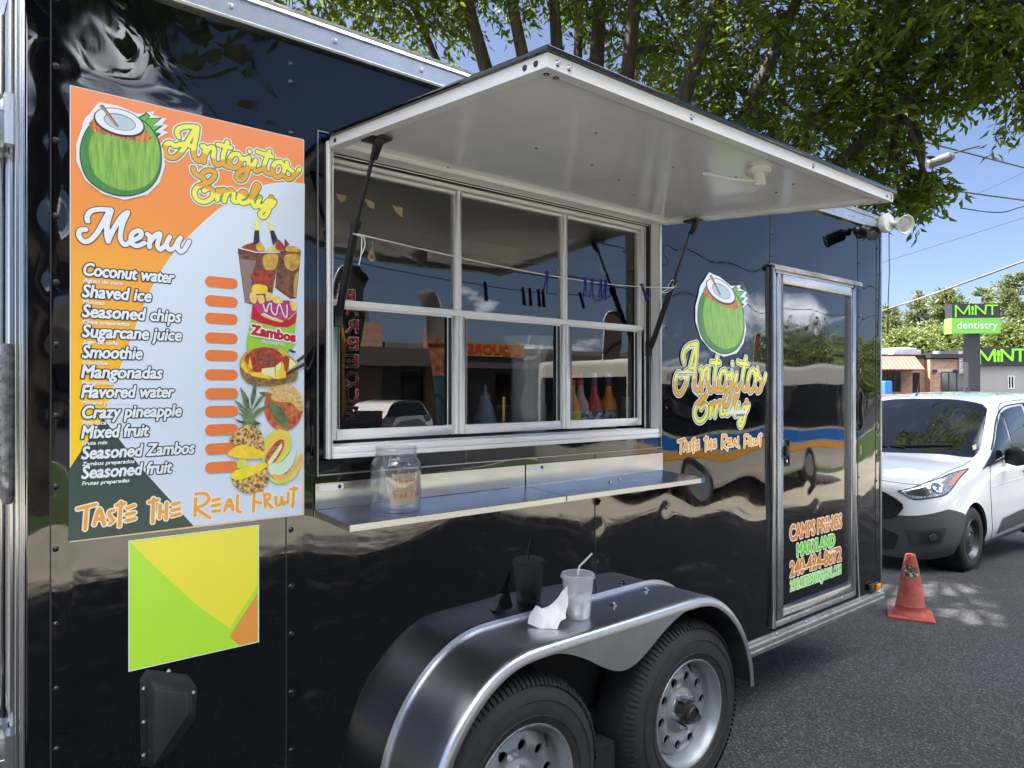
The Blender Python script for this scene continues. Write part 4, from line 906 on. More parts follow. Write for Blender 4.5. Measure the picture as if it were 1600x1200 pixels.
# contact lettering on the door panel
DM = lambda x, z, l: (x, -.0072 - .0002 * l + .5 * disp1(x, z), z)
cl = None
p_cream = pc('print_pale_peach', 250, 214, 190, .25); p_brown = pc('print_brown', 196, 128, 58, .25); p_grn = pc('print_vivid_green', 110, 190, 60, .25); p_pgrn = pc('print_pale_green', 214, 244, 200, .25)
for t_, x0, x1, z0, cap, m1, m2 in (('CAMPS PRINGS', 3.430, 3.985, .832, .072, p_cream, p_brown), ('MARYLAND', 3.500, 3.905, .742, .060, p_pgrn, p_grn), ('240-424-8872', 3.430, 3.980, .648, .072, p_cream, p_brown), ('2404248872EMARK@GMAIL.COM', 3.430, 3.978, .574, .052, p_pgrn, p_grn)):
    F = font_field(t_, x0, z0, x1 - x0, cap, 0, .014, .0026); b = MB(); emit(b, F, .0095 if cap > .055 else .0055, DM, 1, 0); emit(b, F, .0042 if cap > .055 else .0008, DM, 2, 1); b.build('contact_lettering', [m1, m2], ed)
# ------------------------------------------------------------------ small things on, in and around the trailer
clear = glass('clear_plastic', (.92, .93, .94), 1.45, .03, 2.2, (.03, (.8, .82, .85))); cloudy = glass('cloudy_plastic', (.93, .95, .96), 1.45, .12, 1.5, (.50, (.93, .94, .95)))
milk = glass('milky_cups', (.9, .92, .93), 1.45, .12, 2.0, (.62, (.92, .93, .95))); film = glass('thin_film', (.92, .92, .94), 1.5, .12, 2.6, (.50, (.92, .92, .95)))
JX, JY, JZ = 1.072, -.105, 1.2525
ja = thing('plastic_jar', (JX, JY, JZ), 'open clear plastic tip jar with a tan paper note, standing on the steel shelf', 'jar')
b = MB(); pr = [(0, .004), (.060, .004), (.064, .000), (.070, .004), (.0725, .014), (.071, .045), (.0725, .05), (.0725, .125), (.070, .138), (.062, .148), (.0585, .152), (.0585, .156), (.0605, .158), (.0605, .162), (.0580, .164), (.0580, .170), (.0605, .172), (.0605, .176), (.0585, .178), (.0585, .184), (.056, .184), (.056, .152), (.067, .137), (.069, .12), (.069, .016), (.0, .008)]
b.lathe(pr, (JX, JY, JZ), (0, 0, 1), 48); b.build('jar_body', clear, ja, smooth=50)
ah = -1.9
def jp(a, z, r=.0665): return Vector((JX + r * math.cos(a), JY + r * math.sin(a), JZ + z))
b = MB(); A_ = np.linspace(-2.28, -.62, 14); b.grid([[jp(a, z) for z in (.028, .07, .112)] for a in A_])
nt_ = b.build('paper_note', mat('tan_card', (.62, .44, .26), .8, vary=(30, .1)), ja, smooth=80)
HW = {'t': [[(.3, 1), (.25, 0), (.5, .05)], [(0, .65), (.6, .7)]], 'h': [[(0, 1), (0, 0)], [(0, .4), (.3, .5), (.4, 0)]], 'a': [[(.4, .5), (.05, .45), (.05, .05), (.4, .2)], [(.4, .5), (.42, 0)]], 'n': [[(0, .5), (0, 0)], [(0, .35), (.3, .5), (.38, 0)]], 'k': [[(0, 1), (0, 0)], [(.4, .65), (0, .3), (.45, 0)]],
      'F': [[(0, 1), (0, 0)], [(0, 1), (.5, 1)], [(0, .5), (.4, .5)]], 'o': [[(.2, .5), (0, .25), (.2, 0), (.4, .25), (.2, .5)]], 'r': [[(0, .5), (0, 0)], [(0, .3), (.3, .5)]], 'Y': [[(0, 1), (.25, .55), (.5, 1)], [(.25, .55), (.2, 0)]], 'u': [[(0, .5), (.05, .05), (.35, .1), (.4, .5)], [(.4, .5), (.42, 0)]]}
b = MB()
for word, a0, z0 in (('thank', -2.18, .082), ('For', -2.18, .044), ('Your', -1.45, .046)):
    s = .021; xo = 0
    for ch in word:
        for st in HW[ch]: b.tube([jp(a0 + (xo + x * s) / .0672, z0 + z * s, .0672) for x, z in st], .00095, 5)
        xo += s * .74
b.build('handwriting', mat('red_marker', (.55, .03, .03), .6), nt_)

CX, CY, CZ = 1.786, -.128, .8065
cu_ = thing('plastic_cup', (CX, CY, CZ), 'translucent lidded deli cup half full of ice, standing on the fender', 'cup')
b = MB(); b.lathe([(0, .002), (.040, .002), (.0425, .006), (.0545, .138), (.057, .140), (.0585, .146), (.0585, .152), (.056, .154), (.054, .150), (.0, .149)], (CX, CY, CZ), (0, 0, 1), 40); b.build('cup_body', cloudy, cu_, smooth=40)
b = MB(); rng2 = random.Random(3)
for k in range(60):
    a = rng2.uniform(0, 6.28); h = rng2.uniform(.012, .076); r = rng2.uniform(0, .036 + h * .07); c = Vector((CX + r * math.cos(a), CY + r * math.sin(a), CZ + h)); M = Matrix.Rotation(rng2.uniform(0, 3), 3, Vector((rng2.random(), rng2.random(), rng2.random() + .1)).normalized()); s = rng2.uniform(.007, .012)
    v = [c + M @ Vector((x * s, y * s, z * s)) for x in (-1, 1) for y in (-1, 1) for z in (-1, 1)]; b.add(v, [(0, 1, 3, 2), (4, 6, 7, 5), (0, 4, 5, 1), (2, 3, 7, 6), (0, 2, 6, 4), (1, 5, 7, 3)])
b.build('ice', mat('crushed_ice', (.82, .82, .80), .25), cu_, bevel=.003, seg=1)
b = MB()
for k in range(40):
    a = 2 * math.pi * k / 40; b.box(CX + .0585 * math.cos(a) - .001, CX + .0585 * math.cos(a) + .001, CY + .0585 * math.sin(a) - .001, CY + .0585 * math.sin(a) + .001, CZ + .1395, CZ + .146)
b.build('lid_ribs', cloudy, cu_)
b = MB(); dx, dy = RT
b.tube([Vector((CX - dx * .018, CY - dy * .018, CZ + .055)), Vector((CX + dx * .002, CY + dy * .002, CZ + .165)), Vector((CX + dx * .006, CY + dy * .006, CZ + .178)), Vector((CX + dx * .050, CY + dy * .050, CZ + .222))], .0036, 10)
tag(b.build('drinking_straw', white_pl, None, smooth=50), 'white bent drinking straw stuck in the cup of ice', 'straw')
Rn, Fn = Vector((RT[0], RT[1], 0)), Vector((-RT[1], RT[0], 0))
nv_ = [(-.078, .000, .004), (-.046, .022, .058), (-.026, .000, .050), (-.008, -.018, .018), (.058, .028, .122), (.064, .030, .082), (.050, .000, .026), (.018, -.036, .0015), (-.028, -.034, .0015), (-.004, .050, .002), (-.060, .045, .012), (.030, .020, .060)]
nf_ = [(0, 1, 8), (1, 2, 8), (2, 3, 8), (3, 7, 8), (2, 11, 3), (2, 4, 11), (4, 5, 11), (11, 5, 6), (3, 11, 6), (3, 6, 7), (0, 10, 1), (10, 9, 1), (1, 9, 2), (2, 9, 4)]
b = MB(); o0 = Vector((1.652, -.132, .8072)); b.add([o0 + Rn * u + Fn * f + Vector((0, 0, h)) for u, f, h in nv_], nf_)
nk = b.build('paper_napkin', mat('tissue_paper', (.80, .80, .79), .8, bump=(70, .35, .004)), None)
bm = bmesh.new(); bm.from_mesh(nk.data); bmesh.ops.subdivide_edges(bm, edges=bm.edges, cuts=4, use_grid_fill=True, smooth=.35)
rr = random.Random(2)
for v in bm.verts:
    q = v.co; v.co.z = max(.8070, q.z + .0035 * math.sin(90 * q.x + 60 * q.y) + .0025 * math.sin(170 * q.x - 130 * q.z)); v.co.y += .003 * math.sin(120 * q.x + 80 * q.z)
bm.to_mesh(nk.data); bm.free(); nk.data.shade_smooth(); nk.data.set_sharp_from_angle(angle=R(38))
tag(nk, 'crumpled white paper napkin lying on the fender beside the cup', 'napkin')

# white string with pegs between the two struts
A_ = Vector((.955, -.083, 2.030)); B_ = Vector((2.374, -.078, 2.010))
def sp(t):
    p = A_.lerp(B_, t); p.z -= .030 * 4 * t * (1 - t) * (1 + .55 * (t - .5)); p.y -= .012; return p
string_m = mat('cotton_string', (.72, .70, .64), .8)
b = MB(); b.tube([sp(t) for t in np.linspace(0, 1, 40)], .0018, 6)
for q in ([A_ + Vector((-.014, -.012, 0)), A_ + Vector((0, -.016, -.004)), A_ + Vector((.02, -.012, -.006))], [A_ + Vector((.015, -.01, -.004)), A_ + Vector((.012, -.012, -.05)), A_ + Vector((.005, -.012, -.085))], [A_ + Vector((.02, -.012, -.006)), A_ + Vector((.022, -.014, -.03)), A_ + Vector((.010, -.012, -.06))],
          [B_ + Vector((-.13, -.012, -.018)), B_ + Vector((-.06, -.016, -.026)), B_ + Vector((0, -.014, .005))], [B_ + Vector((-.11, -.012, -.035)), B_ + Vector((-.05, -.016, -.012)), B_ + Vector((.012, -.012, .012))], [B_ + Vector((-.016, -.014, .01)), B_ + Vector((0, -.017, .016)), B_ + Vector((.014, -.012, .006))], [B_ + Vector((-.04, -.012, .0)), B_ + Vector((-.02, -.02, .03)), B_ + Vector((.01, -.014, .004))]):
    b.tube([tuple(p) for p in catmull([tuple(k) for k in q], 5)], .0015, 6)
tag(b.build('string_line', string_m, None, smooth=60), 'thin white string tied between the two gas struts across the window', 'string')
pg = MB()
for s_ in (-1, 1):
    pg.prism([(s_ * .0022, -.005, .026), (s_ * .0050, -.005, .026), (s_ * .0042, -.005, .004), (s_ * .0040, -.005, -.010), (s_ * .0080, -.005, -.045), (s_ * .0050, -.005, -.045), (s_ * .0014, -.005, -.010), (s_ * .0012, -.005, .008)], (0, .010, 0))
pg.lathe([(.0048, -.006), (.0052, -.006), (.0052, .006), (.0048, .006)], (0, 0, -.002), (0, 1, 0), 10, 1)
peg_m = mat('blue_peg_plastic', (.012, .02, .30), .35)
def tpx(px):                                      # place along the string
    best = min(np.linspace(0, 1, 400), key=lambda t: abs((lambda p: 800 + FPX * ((p.x * RT[0] + (p.y + 1.9) * RT[1]) / (p.x * AX[0] + (p.y + 1.9) * AX[1])))(sp(t)) - px)); return sp(best)
pegs = [(854, .06, 'lone blue clothes peg on the white string left of the other pegs'), (914, -.02, None), (925, .05, None), (938, .0, None), (946, .06, None), (1005, -.45, 'tilted blue clothes peg tangled in string ends beside the right gas strut')]
p0 = None
for px, tl_, lab in pegs:
    o = pg.build('clothes_peg', [peg_m, chrome], None, bevel=.0006, seg=1) if p0 is None else p0.copy()
    if p0 is None: p0 = o
    else: C.objects.link(o)
    q = tpx(px); o.location = (q.x, q.y - .001, q.z - .012); o.rotation_euler = (.1, tl_, R(-25))
    o['label'] = lab or 'blue clothes peg hanging in the bunch of four on the white string'; o['category'] = 'clothes peg'; o['group'] = 'blue clothes pegs on the string'

# goods behind the glass
def bottle(x, y, h, liq, cap, capm, lab, labm):
    o = thing('syrup_bottle', (x, y, 1.4325), lab, 'bottle', 'syrup bottles behind the window'); z = 1.4325
    b = MB(); b.lathe([(0, 0), (.034, 0), (.0365, .004), (.0365, .098), (.034, .112), (.024, .132), (.0165, .148), (.0145, .185)], (x, y, z), (0, 0, 1), 24); b.build('bottle_body', liq, o, smooth=50)
    b = MB(); b.lathe([(.0155, .183), (.0165, .185), (.0165, .205), (.014, .207), (.010, .208), (.008, h), (0, h)] if cap == 'spout' else [(.0155, .18), (.0165, .182), (.0165, .215), (.013, .217), (.013, .235), (0, .236)], (x, y, z), (0, 0, 1), 20, [0, 0, 0, 0, 1, 1] if cap == 'spout' else [0, 0, 0, 1, 1]); b.build('bottle_cap', capm, o, smooth=40)
    b = MB(); b.lathe([(.0372, .014), (.0372, .078)], (x, y, z), (0, 0, 1), 24); b.build('bottle_label', labm, o, smooth=60)
liq = lambda n, c: mat(n, c, .12, spec=.6)
wcap = mat('cap_white', (.8, .8, .8), .4); rcap = mat('cap_red', (.55, .03, .02), .4); bcap = mat('cap_blue', (.03, .06, .16), .4); blab = mat('label_blue', (.10, .22, .50), .4, vary=(50, .5, (.7, .75, .8), (.45, .55))); ylab = mat('label_yellow', (.75, .60, .05), .4, vary=(50, .3))
BY = .20
bx = lambda px: onwall(px, 660, BY)[0]
bottle(bx(893), BY, .225, liq('syrup_amber', (.60, .22, .10)), 'spout', [rcap, rcap], 'amber syrup bottle with a yellow label, leftmost in the row behind the glass', ylab)
bottle(bx(909), BY + .01, .235, liq('syrup_pale', (.42, .30, .28)), 'spout', [rcap, rcap], 'pale pink syrup bottle with a red spout behind the right pane', blab)
bottle(bx(928), BY, .236, liq('syrup_red', (.45, .05, .06)), 'flat', [bcap, wcap], 'dark red syrup bottle with a white-topped blue cap behind the right pane', blab)
bottle(bx(951), BY, .236, liq('syrup_orange', (.85, .26, .02)), 'flat', [bcap, wcap], 'bright orange syrup bottle with a blue cap behind the right pane', blab)
def cups(x, y, n, r, lab, m, bag=False):
    o = thing('cup_stack', (x, y, 1.4325), lab, 'stacked cups'); b = MB(); z = 1.4325; h = .012
    pr = [(0, .001), (r * .72, 0)]
    for k in range(n): pr += [(r * .97, .03 + h * k), (r, .034 + h * k), (r, .037 + h * k), (r * .955, .0375 + h * k)]
    b.lathe(pr, (x, y, z), (0, 0, 1), 28); b.build('nested_cups', m, o, smooth=30)
    if bag:
        b = MB(); H_ = .037 + h * n
        rr = random.Random(4); P = []
        for i in range(15):
            t = i / 14; z_ = t * (H_ + .09); row = []
            for j in range(40):
                a = 2 * math.pi * j / 40; w = 1 + .03 * math.sin(7 * a + 9 * t) + .02 * math.sin(13 * a - 20 * t)
                fl_ = r * (1.06 + (.45 * ((z_ - H_) / .09) ** 1.5 * (1 + .35 * math.sin(5 * a)) if z_ > H_ else 0)); row.append((x + fl_ * w * math.cos(a), y + fl_ * w * math.sin(a), z + z_))
            P.append(row)
        b.grid(P, close=True); b.build('plastic_sleeve', film, o, smooth=80)
cups(1.815, .165, 20, .062, 'tall stack of clear cups in an open crinkled plastic sleeve behind the middle pane', milk, True)
cups(2.44, .20, 9, .040, 'short stack of clear cups beside the white tub behind the right pane', milk)
b = MB(); o = thing('plastic_tub', (2.42, .42, 1.4325), 'white lidded round tub behind the orange syrup bottle', 'tub')
b.lathe([(0, 0), (.085, 0), (.098, .09), (.10, .092)], (2.42, .42, 1.4325), (0, 0, 1), 30); b.build('tub_body', mat('tub_plastic', (.62, .64, .64), .35), o, smooth=40)
b = MB(); b.lathe([(.099, .088), (.105, .09), (.105, .102), (.098, .106), (0, .106)], (2.42, .42, 1.4325), (0, 0, 1), 30); b.build('tub_lid', mat('tub_lid', (.5, .58, .52), .3), o, smooth=40)
for px, py, nm in ((758, 665, 'blue grey cone-shaped squeeze bottle left of the sleeved cups behind the middle pane'),):
    x, z = onwall(px, py, .24); o = thing('squeeze_bottle', (x, .24, 1.4325), nm, 'bottle'); b = MB()
    b.lathe([(0, 0), (.045, 0), (.047, .004), (.044, .05), (.022, .12), (.016, .13)], (x, .24, 1.4325), (0, 0, 1), 24); b.build('bottle_body', mat('dusty_blue', (.16, .22, .30), .35), o, smooth=50)
    b = MB(); b.lathe([(.018, .128), (.018, .145), (.008, .15), (.004, .185), (0, .186)], (x, .24, 1.4325), (0, 0, 1), 16); b.build('nozzle', mat('dusty_blue', (0, 0, 0)), o, smooth=40)
x, z = onwall(560, 668, .30); b = MB()
P = [[(x + (i / 12 - .5) * .30, .30 + (j / 8 - .5) * .16, 1.433 + .035 * (math.sin(i * .26) ** 1) * abs(math.sin(j * .39 + .2)) * (1 + .25 * math.sin(i * 2.1 + j))) for j in range(9)] for i in range(13)]; b.grid(P); tag(b.build('wiping_cloth', mat('teal_cloth', (.10, .22, .22), .9, vary=(20, .2)), None, smooth=60), 'folded blue green cloth lying on the counter behind the left pane', 'cloth')
card = mat('yellow_card', (.72, .48, .16), .7, vary=(25, .25, (.8, .6, .3)))
for (px, py), sh, lab in (((533, 308), [(-.02, .008), (.018, .008), (.016, -.006), (.0, -.018)], 'small yellow paper scrap nearest the left window jamb'), ((577, 318), [(-.017, .012), (.017, .006), (.017, -.014), (-.004, -.012)], 'small yellow paper scrap just right of the gas strut rod'), ((621, 329), [(-.02, .014), (.018, .012), (.018, -.020), (-.006, -.006)], 'yellow paper scrap farthest right of three in the upper left pane')):
    x, z = onwall(px, py, .082); b = MB(); b.prism([(x + u, .081, z + v) for u, v in sh], (0, .001, 0)); tag(b.build('paper_scrap', card, None), lab, 'paper', 'paper scraps stuck in the window')
x, z = onwall(580, 400, .086); o = thing('hanging_tag', (x, .083, z), 'round tan price tag hanging below the string behind the left pane', 'tag')
b = MB(); b.prism([(x + .014 * math.cos(a) * (1 if math.sin(a) < 0 else .8), .083, z + .018 * math.sin(a)) for a in np.linspace(0, 2 * math.pi, 18)[:-1]], (0, .001, 0)); b.build('tag_card', card, o)
F = strokes_field([[np.array((x - .007, z - .006)), np.array((x + .001, z - .006)), np.array((x - .002, z + .002))], [np.array((x + .007, z + .004)), np.array((x + .003, z - .002)), np.array((x + .008, z - .006)), np.array((x + .003, z - .007))]], .004, .001); b = MB(); emit(b, F, .0014, lambda X, Z, l: (X, .0826, Z), 0, 0); b.build('tag_marking', mat('red_marker', (0, 0, 0)), o)
b = MB(); b.tube([(x, .0835, z + .018), (x + .004, .0835, z + .045)], .001, 5); b.build('tag_wire', chrome, o)

# traffic cone
KX, KY = 5.62, .262; KZ = gz(KX) + .002
cn = thing('traffic_cone', (KX, KY, KZ), 'faded red orange traffic cone with a torn reflective patch, on the asphalt by the trailer', 'traffic cone')
cone_m = mat('faded_cone_red', (.36, .055, .035), .55, vary=(14, .3, (.42, .085, .06)), bump=(40, .15, .004))
b = MB(); rz = R(24); s = .150; c_, s_ = math.cos(rz), math.sin(rz)
def kp(x, y, z): return (KX + x * c_ - y * s_, KY + x * s_ + y * c_, KZ + z)
v = [kp(x, y, z) for z in (0, .022) for x, y in ((-s, -s), (s, -s), (s, s), (-s, s))]; b.add(v, [(3, 2, 1, 0), (4, 5, 6, 7), (0, 1, 5, 4), (1, 2, 6, 5), (2, 3, 7, 6), (3, 0, 4, 7)])
b.build('cone_base', cone_m, cn, bevel=.008)
b = MB(); b.lathe([(.122, .0225), (.118, .034), (.104, .050), (.102, .060), (.099, .085), (.100, .088), (.094, .10), (.058, .335), (.0575, .34), (.036, .440), (.034, .452), (.028, .456), (.024, .452), (.022, .40)], (KX, KY, KZ), (0, 0, 1), 36); b.build('cone_body', cone_m, cn, smooth=40)
worn = mat('torn_reflective_tape', (.16, .10, .085), .5, vary=(45, .6, (.62, .55, .50), (.50, .62)))
b = MB(); a0 = math.atan2(CAM[1] - KY, CAM[0] - KX)
P = []
for i in range(15):
    a = a0 - 1.0 + 2.0 * i / 14; z0 = .298 + .012 * math.sin(i * 2.3); z1 = .378 + .010 * math.sin(i * 1.7 + 1)
    P.append([(KX + (r_ + .0012) * math.cos(a), KY + (r_ + .0012) * math.sin(a), KZ + z) for z in np.linspace(z0, z1, 5) for r_ in [np.interp(z, [.10, .335, .44], [.094, .0582, .036])]])
b.grid(P); b.build('reflective_patch', worn, cn, smooth=60)
# ------------------------------------------------------------------ the white van
van_white = mat('van_white_paint', (.72, .73, .74), .22, coat=.8); car_glass = mat('dark_car_glass', (.006, .007, .008), .02, spec=.75); trim_grey = mat('grey_bumper_plastic', (.055, .057, .060), .55, bump=(200, .1, .001))
class Loft:
    # stations (a, [(half width, height)...]) from the nose backwards, a smooth skin through them
    def __init__(s, st, o, dirx):
        s.A = np.array([q[0] for q in st]); s.R = np.array([q[1] for q in st], float); s.o = Vector(o); s.d = dirx
    def cr(s, P, t):
        n = len(P); i = int(min(max(math.floor(t), 0), n - 2)); u = t - i; a, b, c, d = P[max(i - 1, 0)], P[i], P[i + 1], P[min(i + 2, n - 1)]
        m1, m2 = (c - a) * .5, (d - b) * .5
        return (2 * u ** 3 - 3 * u * u + 1) * b + (u ** 3 - 2 * u * u + u) * m1 + (-2 * u ** 3 + 3 * u * u) * c + (u ** 3 - u * u) * m2
    def at(s, si, r):
        row = s.cr(s.R, si); p = s.cr(row, r); a = s.cr(s.A, si); return float(a), float(p[0]), float(p[1])
    def W(s, si, r, side=1, off=0.0):
        a, w, h = s.at(si, r); p = Vector((s.o.x + s.d * a, s.o.y - s.d * side * max(w, 0), s.o.z + h))
        if off:
            e = .05; N_ = len(s.A) - 1; M_ = s.R.shape[1] - 1
            f = lambda x, y: Vector((s.d * s.at(x, y)[0], -s.d * side * s.at(x, y)[1], s.at(x, y)[2]))
            du = f(min(si + e, N_), r) - f(max(si - e, 0), r); dv = f(si, min(r + e, M_)) - f(si, max(r - e, 0)); n = du.cross(dv)
            if n.length > 1e-9:
                n.normalize(); c = Vector((s.d * s.at(si, r)[0] - s.d * 2.2, -s.d * side * s.at(si, r)[1], s.at(si, r)[2] - .8))
                if n.dot(c) < 0: n = -n
                p = p + n * off
        return p
    def body(s, ns, nr, cut=None):
        b = MB(); N = len(s.A) - 1; M = s.R.shape[1] - 1
        for side in (1, -1):
            P = [[s.W(N * i / ns, M * j / nr, side) for j in range(nr + 1)] for i in range(ns + 1)]
            base = len(b.v); b.v += [tuple(p) for r_ in P for p in r_]; w = nr + 1
            for i in range(ns):
                for j in range(nr):
                    q = [(i, j), (i, j + 1), (i + 1, j + 1), (i + 1, j)]
                    if cut:
                        ok = False
                        for a_, c_ in q:
                            p = P[a_][c_]
                            if not any(math.hypot(p.x - cx, p.z - cz) < cr_ and abs(p.y - s.o.y) > .4 for cx, cz, cr_ in cut): ok = True
                        if not ok: continue
                    b.f.append([base + a_ * w + c_ for a_, c_ in q]); b.m.append(0)
            if cut:
                for k in range(base, len(b.v)):
                    p = b.v[k]
                    for cx, cz, cr_ in cut:
                        d = math.hypot(p[0] - cx, p[2] - cz)
                        if d < cr_ and abs(p[1] - s.o.y) > .4 and d > 1e-4: b.v[k] = (cx + (p[0] - cx) * cr_ / d, p[1], max(cz + (p[2] - cz) * cr_ / d, s.o.z + .15))
        return b
    def patch(s, mb, c, nu=10, nv=6, off=.004, side=1, mi=0):   # quad with corners (s, r) counter-clockwise
        c = [np.array(q, float) for q in c]
        mb.grid([[s.W(*( (c[0] * (1 - u) + c[1] * u) * (1 - v) + (c[3] * (1 - u) + c[2] * u) * v), side, off) for v in np.linspace(0, 1, nv + 1)] for u in np.linspace(0, 1, nu + 1)], mi)
    def ribbon(s, mb, lo, up, nu=16, nv=6, off=.004, side=1, mi=0):   # skin patch between two edges given as (s, r) polylines
        def samp(p, n):
            p = np.array(p, float); d = np.linalg.norm(np.diff(p, axis=0), axis=1); t = np.concatenate([[0], np.cumsum(d)]) / d.sum(); q = np.linspace(0, 1, n + 1)
            return np.stack([np.interp(q, t, p[:, 0]), np.interp(q, t, p[:, 1])], 1)
        A_, B_ = samp(lo, nu), samp(up, nu)
        mb.grid([[s.W(*(A_[i] * (1 - v) + B_[i] * v), side, off) for v in np.linspace(0, 1, nv + 1)] for i in range(nu + 1)], mi)
    def line(s, mb, pts, r=.004, side=1, off=.001, mi=0): mb.tube([s.W(p[0], p[1], side, off) for p in [tuple(k) for k in catmull(pts, 6)]], r, 5, mi)
VX, VY, VZ = 7.42, 1.60, gz(8.3)
lo_ = lambda: [(.86, .20), (.915, .34), (.925, .56)]
st = [(-.075, [(.02, .22), (.02, .32), (.02, .50), (.02, .66), (.02, .80), (.02, .86), (.015, .90), (.01, .92), (0, .93)]),
      (-.06, [(.25, .22), (.27, .32), (.27, .50), (.27, .66), (.26, .80), (.24, .865), (.20, .90), (.10, .92), (0, .93)]),
      (-.01, [(.48, .21), (.53, .32), (.55, .50), (.53, .67), (.50, .80), (.45, .87), (.36, .91), (.2, .93), (0, .945)]),
      (.07, [(.63, .20), (.70, .32), (.73, .50), (.71, .68), (.67, .82), (.61, .89), (.50, .93), (.28, .95), (0, .96)]),
      (.25, [(.76, .20), (.84, .32), (.87, .52), (.85, .72), (.80, .87), (.73, .945), (.58, .985), (.32, 1.005), (0, 1.015)]),
      (.62, [(.84, .20), (.905, .33), (.92, .55), (.90, .77), (.86, .945), (.79, 1.02), (.62, 1.06), (.34, 1.08), (0, 1.09)]),
      (1.00, lo_() + [(.912, .79), (.885, .98), (.83, 1.06), (.68, 1.105), (.36, 1.14), (0, 1.15)]),
      (1.36, lo_() + [(.915, .80), (.90, 1.01), (.865, 1.115), (.765, 1.20), (.42, 1.315), (0, 1.335)]),
      (1.78, lo_() + [(.915, .80), (.905, 1.025), (.865, 1.25), (.745, 1.445), (.43, 1.53), (0, 1.55)]),
      (2.20, lo_() + [(.915, .80), (.905, 1.03), (.85, 1.36), (.725, 1.655), (.44, 1.725), (0, 1.74)]),
      (2.65, lo_() + [(.915, .80), (.905, 1.03), (.845, 1.39), (.735, 1.715), (.46, 1.785), (0, 1.80)]),
      (3.6, lo_() + [(.915, .80), (.905, 1.03), (.845, 1.40), (.745, 1.735), (.47, 1.805), (0, 1.82)]),
      (4.6, lo_() + [(.91, .80), (.895, 1.03), (.83, 1.39), (.735, 1.715), (.46, 1.78), (0, 1.79)]),
      (4.80, [(.80, .24), (.86, .36), (.87, .56), (.86, .80), (.84, 1.03), (.78, 1.38), (.68, 1.66), (.42, 1.72), (0, 1.73)])]
L = Loft(st, (VX, VY, VZ), 1)
van = thing('delivery_van', (VX + 2.4, VY, VZ), 'white compact delivery van with grey bumper parked nose first behind the trailer', 'van')
FWX, RWX, WZ = VX + .875, VX + 3.93, VZ + .325
L.body(150, 72, [(FWX, WZ, .375), (RWX, WZ, .375)]).build('body', van_white, van, smooth=60)
b = MB()                                         # unpainted lower front
for sd in (1, -1): L.ribbon(b, [(0, 0), (2.4, 0), (3.8, 0), (4.66, 0), (4.68, .9)], [(0, 2.66), (2.05, 2.68), (4.15, 2.80), (4.95, 2.30), (4.98, 2.12)], 34, 12, .006, sd)
b.build('bumper', trim_grey, van, smooth=60)
dk = mat('intake_black', (.010, .010, .011), .5)
b = MB()
for sd in (1, -1): L.ribbon(b, [(0, .55), (1.3, .55), (1.9, .75)], [(0, 2.1), (1.3, 2.0), (2.0, 1.6)], 10, 5, .010, sd)
b.build('bumper_intake', dk, van, smooth=60)
for sd in (1, -1):
    b = MB(); L.ribbon(b, [(2.55, 1.05), (3.2, 1.10), (3.85, 1.25)], [(2.15, 1.92), (3.2, 1.95), (4.02, 2.0)], 8, 5, .009, sd); fr_ = b.build('fog_recess', mat('recess_grey', (.028, .029, .031), .5), van, smooth=60)
    b = MB(); L.ribbon(b, [(2.95, 1.22), (3.8, 1.35)], [(2.85, 1.80), (3.8, 1.86)], 8, 5, .012, sd); b.build('fog_pocket', dk, fr_, smooth=60)
    b = MB(); c = L.W(3.45, 1.58, sd, .010); n = (c - L.W(3.45, 1.58, sd)).normalized(); b.lathe([(0, .010), (.028, .010), (.036, .008), (.040, 0)], c, n, 20); b.build('fog_lamp', mat('lamp_dark', (.05, .05, .055), .12), fr_, smooth=40)
b = MB(); gl_, gu_ = [(0, 2.45), (1.4, 2.5), (1.85, 2.62), (2.25, 3.2)], [(0, 4.72), (1.0, 4.66), (1.55, 4.5), (2.25, 3.35)]
for sd in (1, -1): L.ribbon(b, gl_, gu_, 16, 8, .008, sd)
gr = b.build('grille', dk, van, smooth=60)
b = MB()
for v_ in (.0, .18, .36, .54, .72, .9, 1.0):
    for sd in (1, -1): L.line(b, [tuple(np.array(p) * (1 - v_) + np.array(q) * v_) for p, q in zip(gl_, gu_)], .009 if v_ in (0, 1) else .006, sd, .012)
b.build('grille_bars', black_pl, gr, smooth=60)
lens = mat('headlight_lens', (.30, .32, .34), .06, .35, spec=.9, vary=(34, .75, (.66, .68, .70)), coat=1, stretch=(1, 2.5, .6)); amb = mat('amber_reflector', (.60, .26, .20), .15)
hl_, hu_ = [(2.30, 4.57), (2.75, 3.80), (3.5, 3.66), (4.30, 3.60), (5.1, 4.15), (5.75, 4.64)], [(2.30, 4.63), (2.75, 4.78), (3.2, 4.90), (3.6, 5.0), (4.6, 4.86), (5.75, 4.68)]
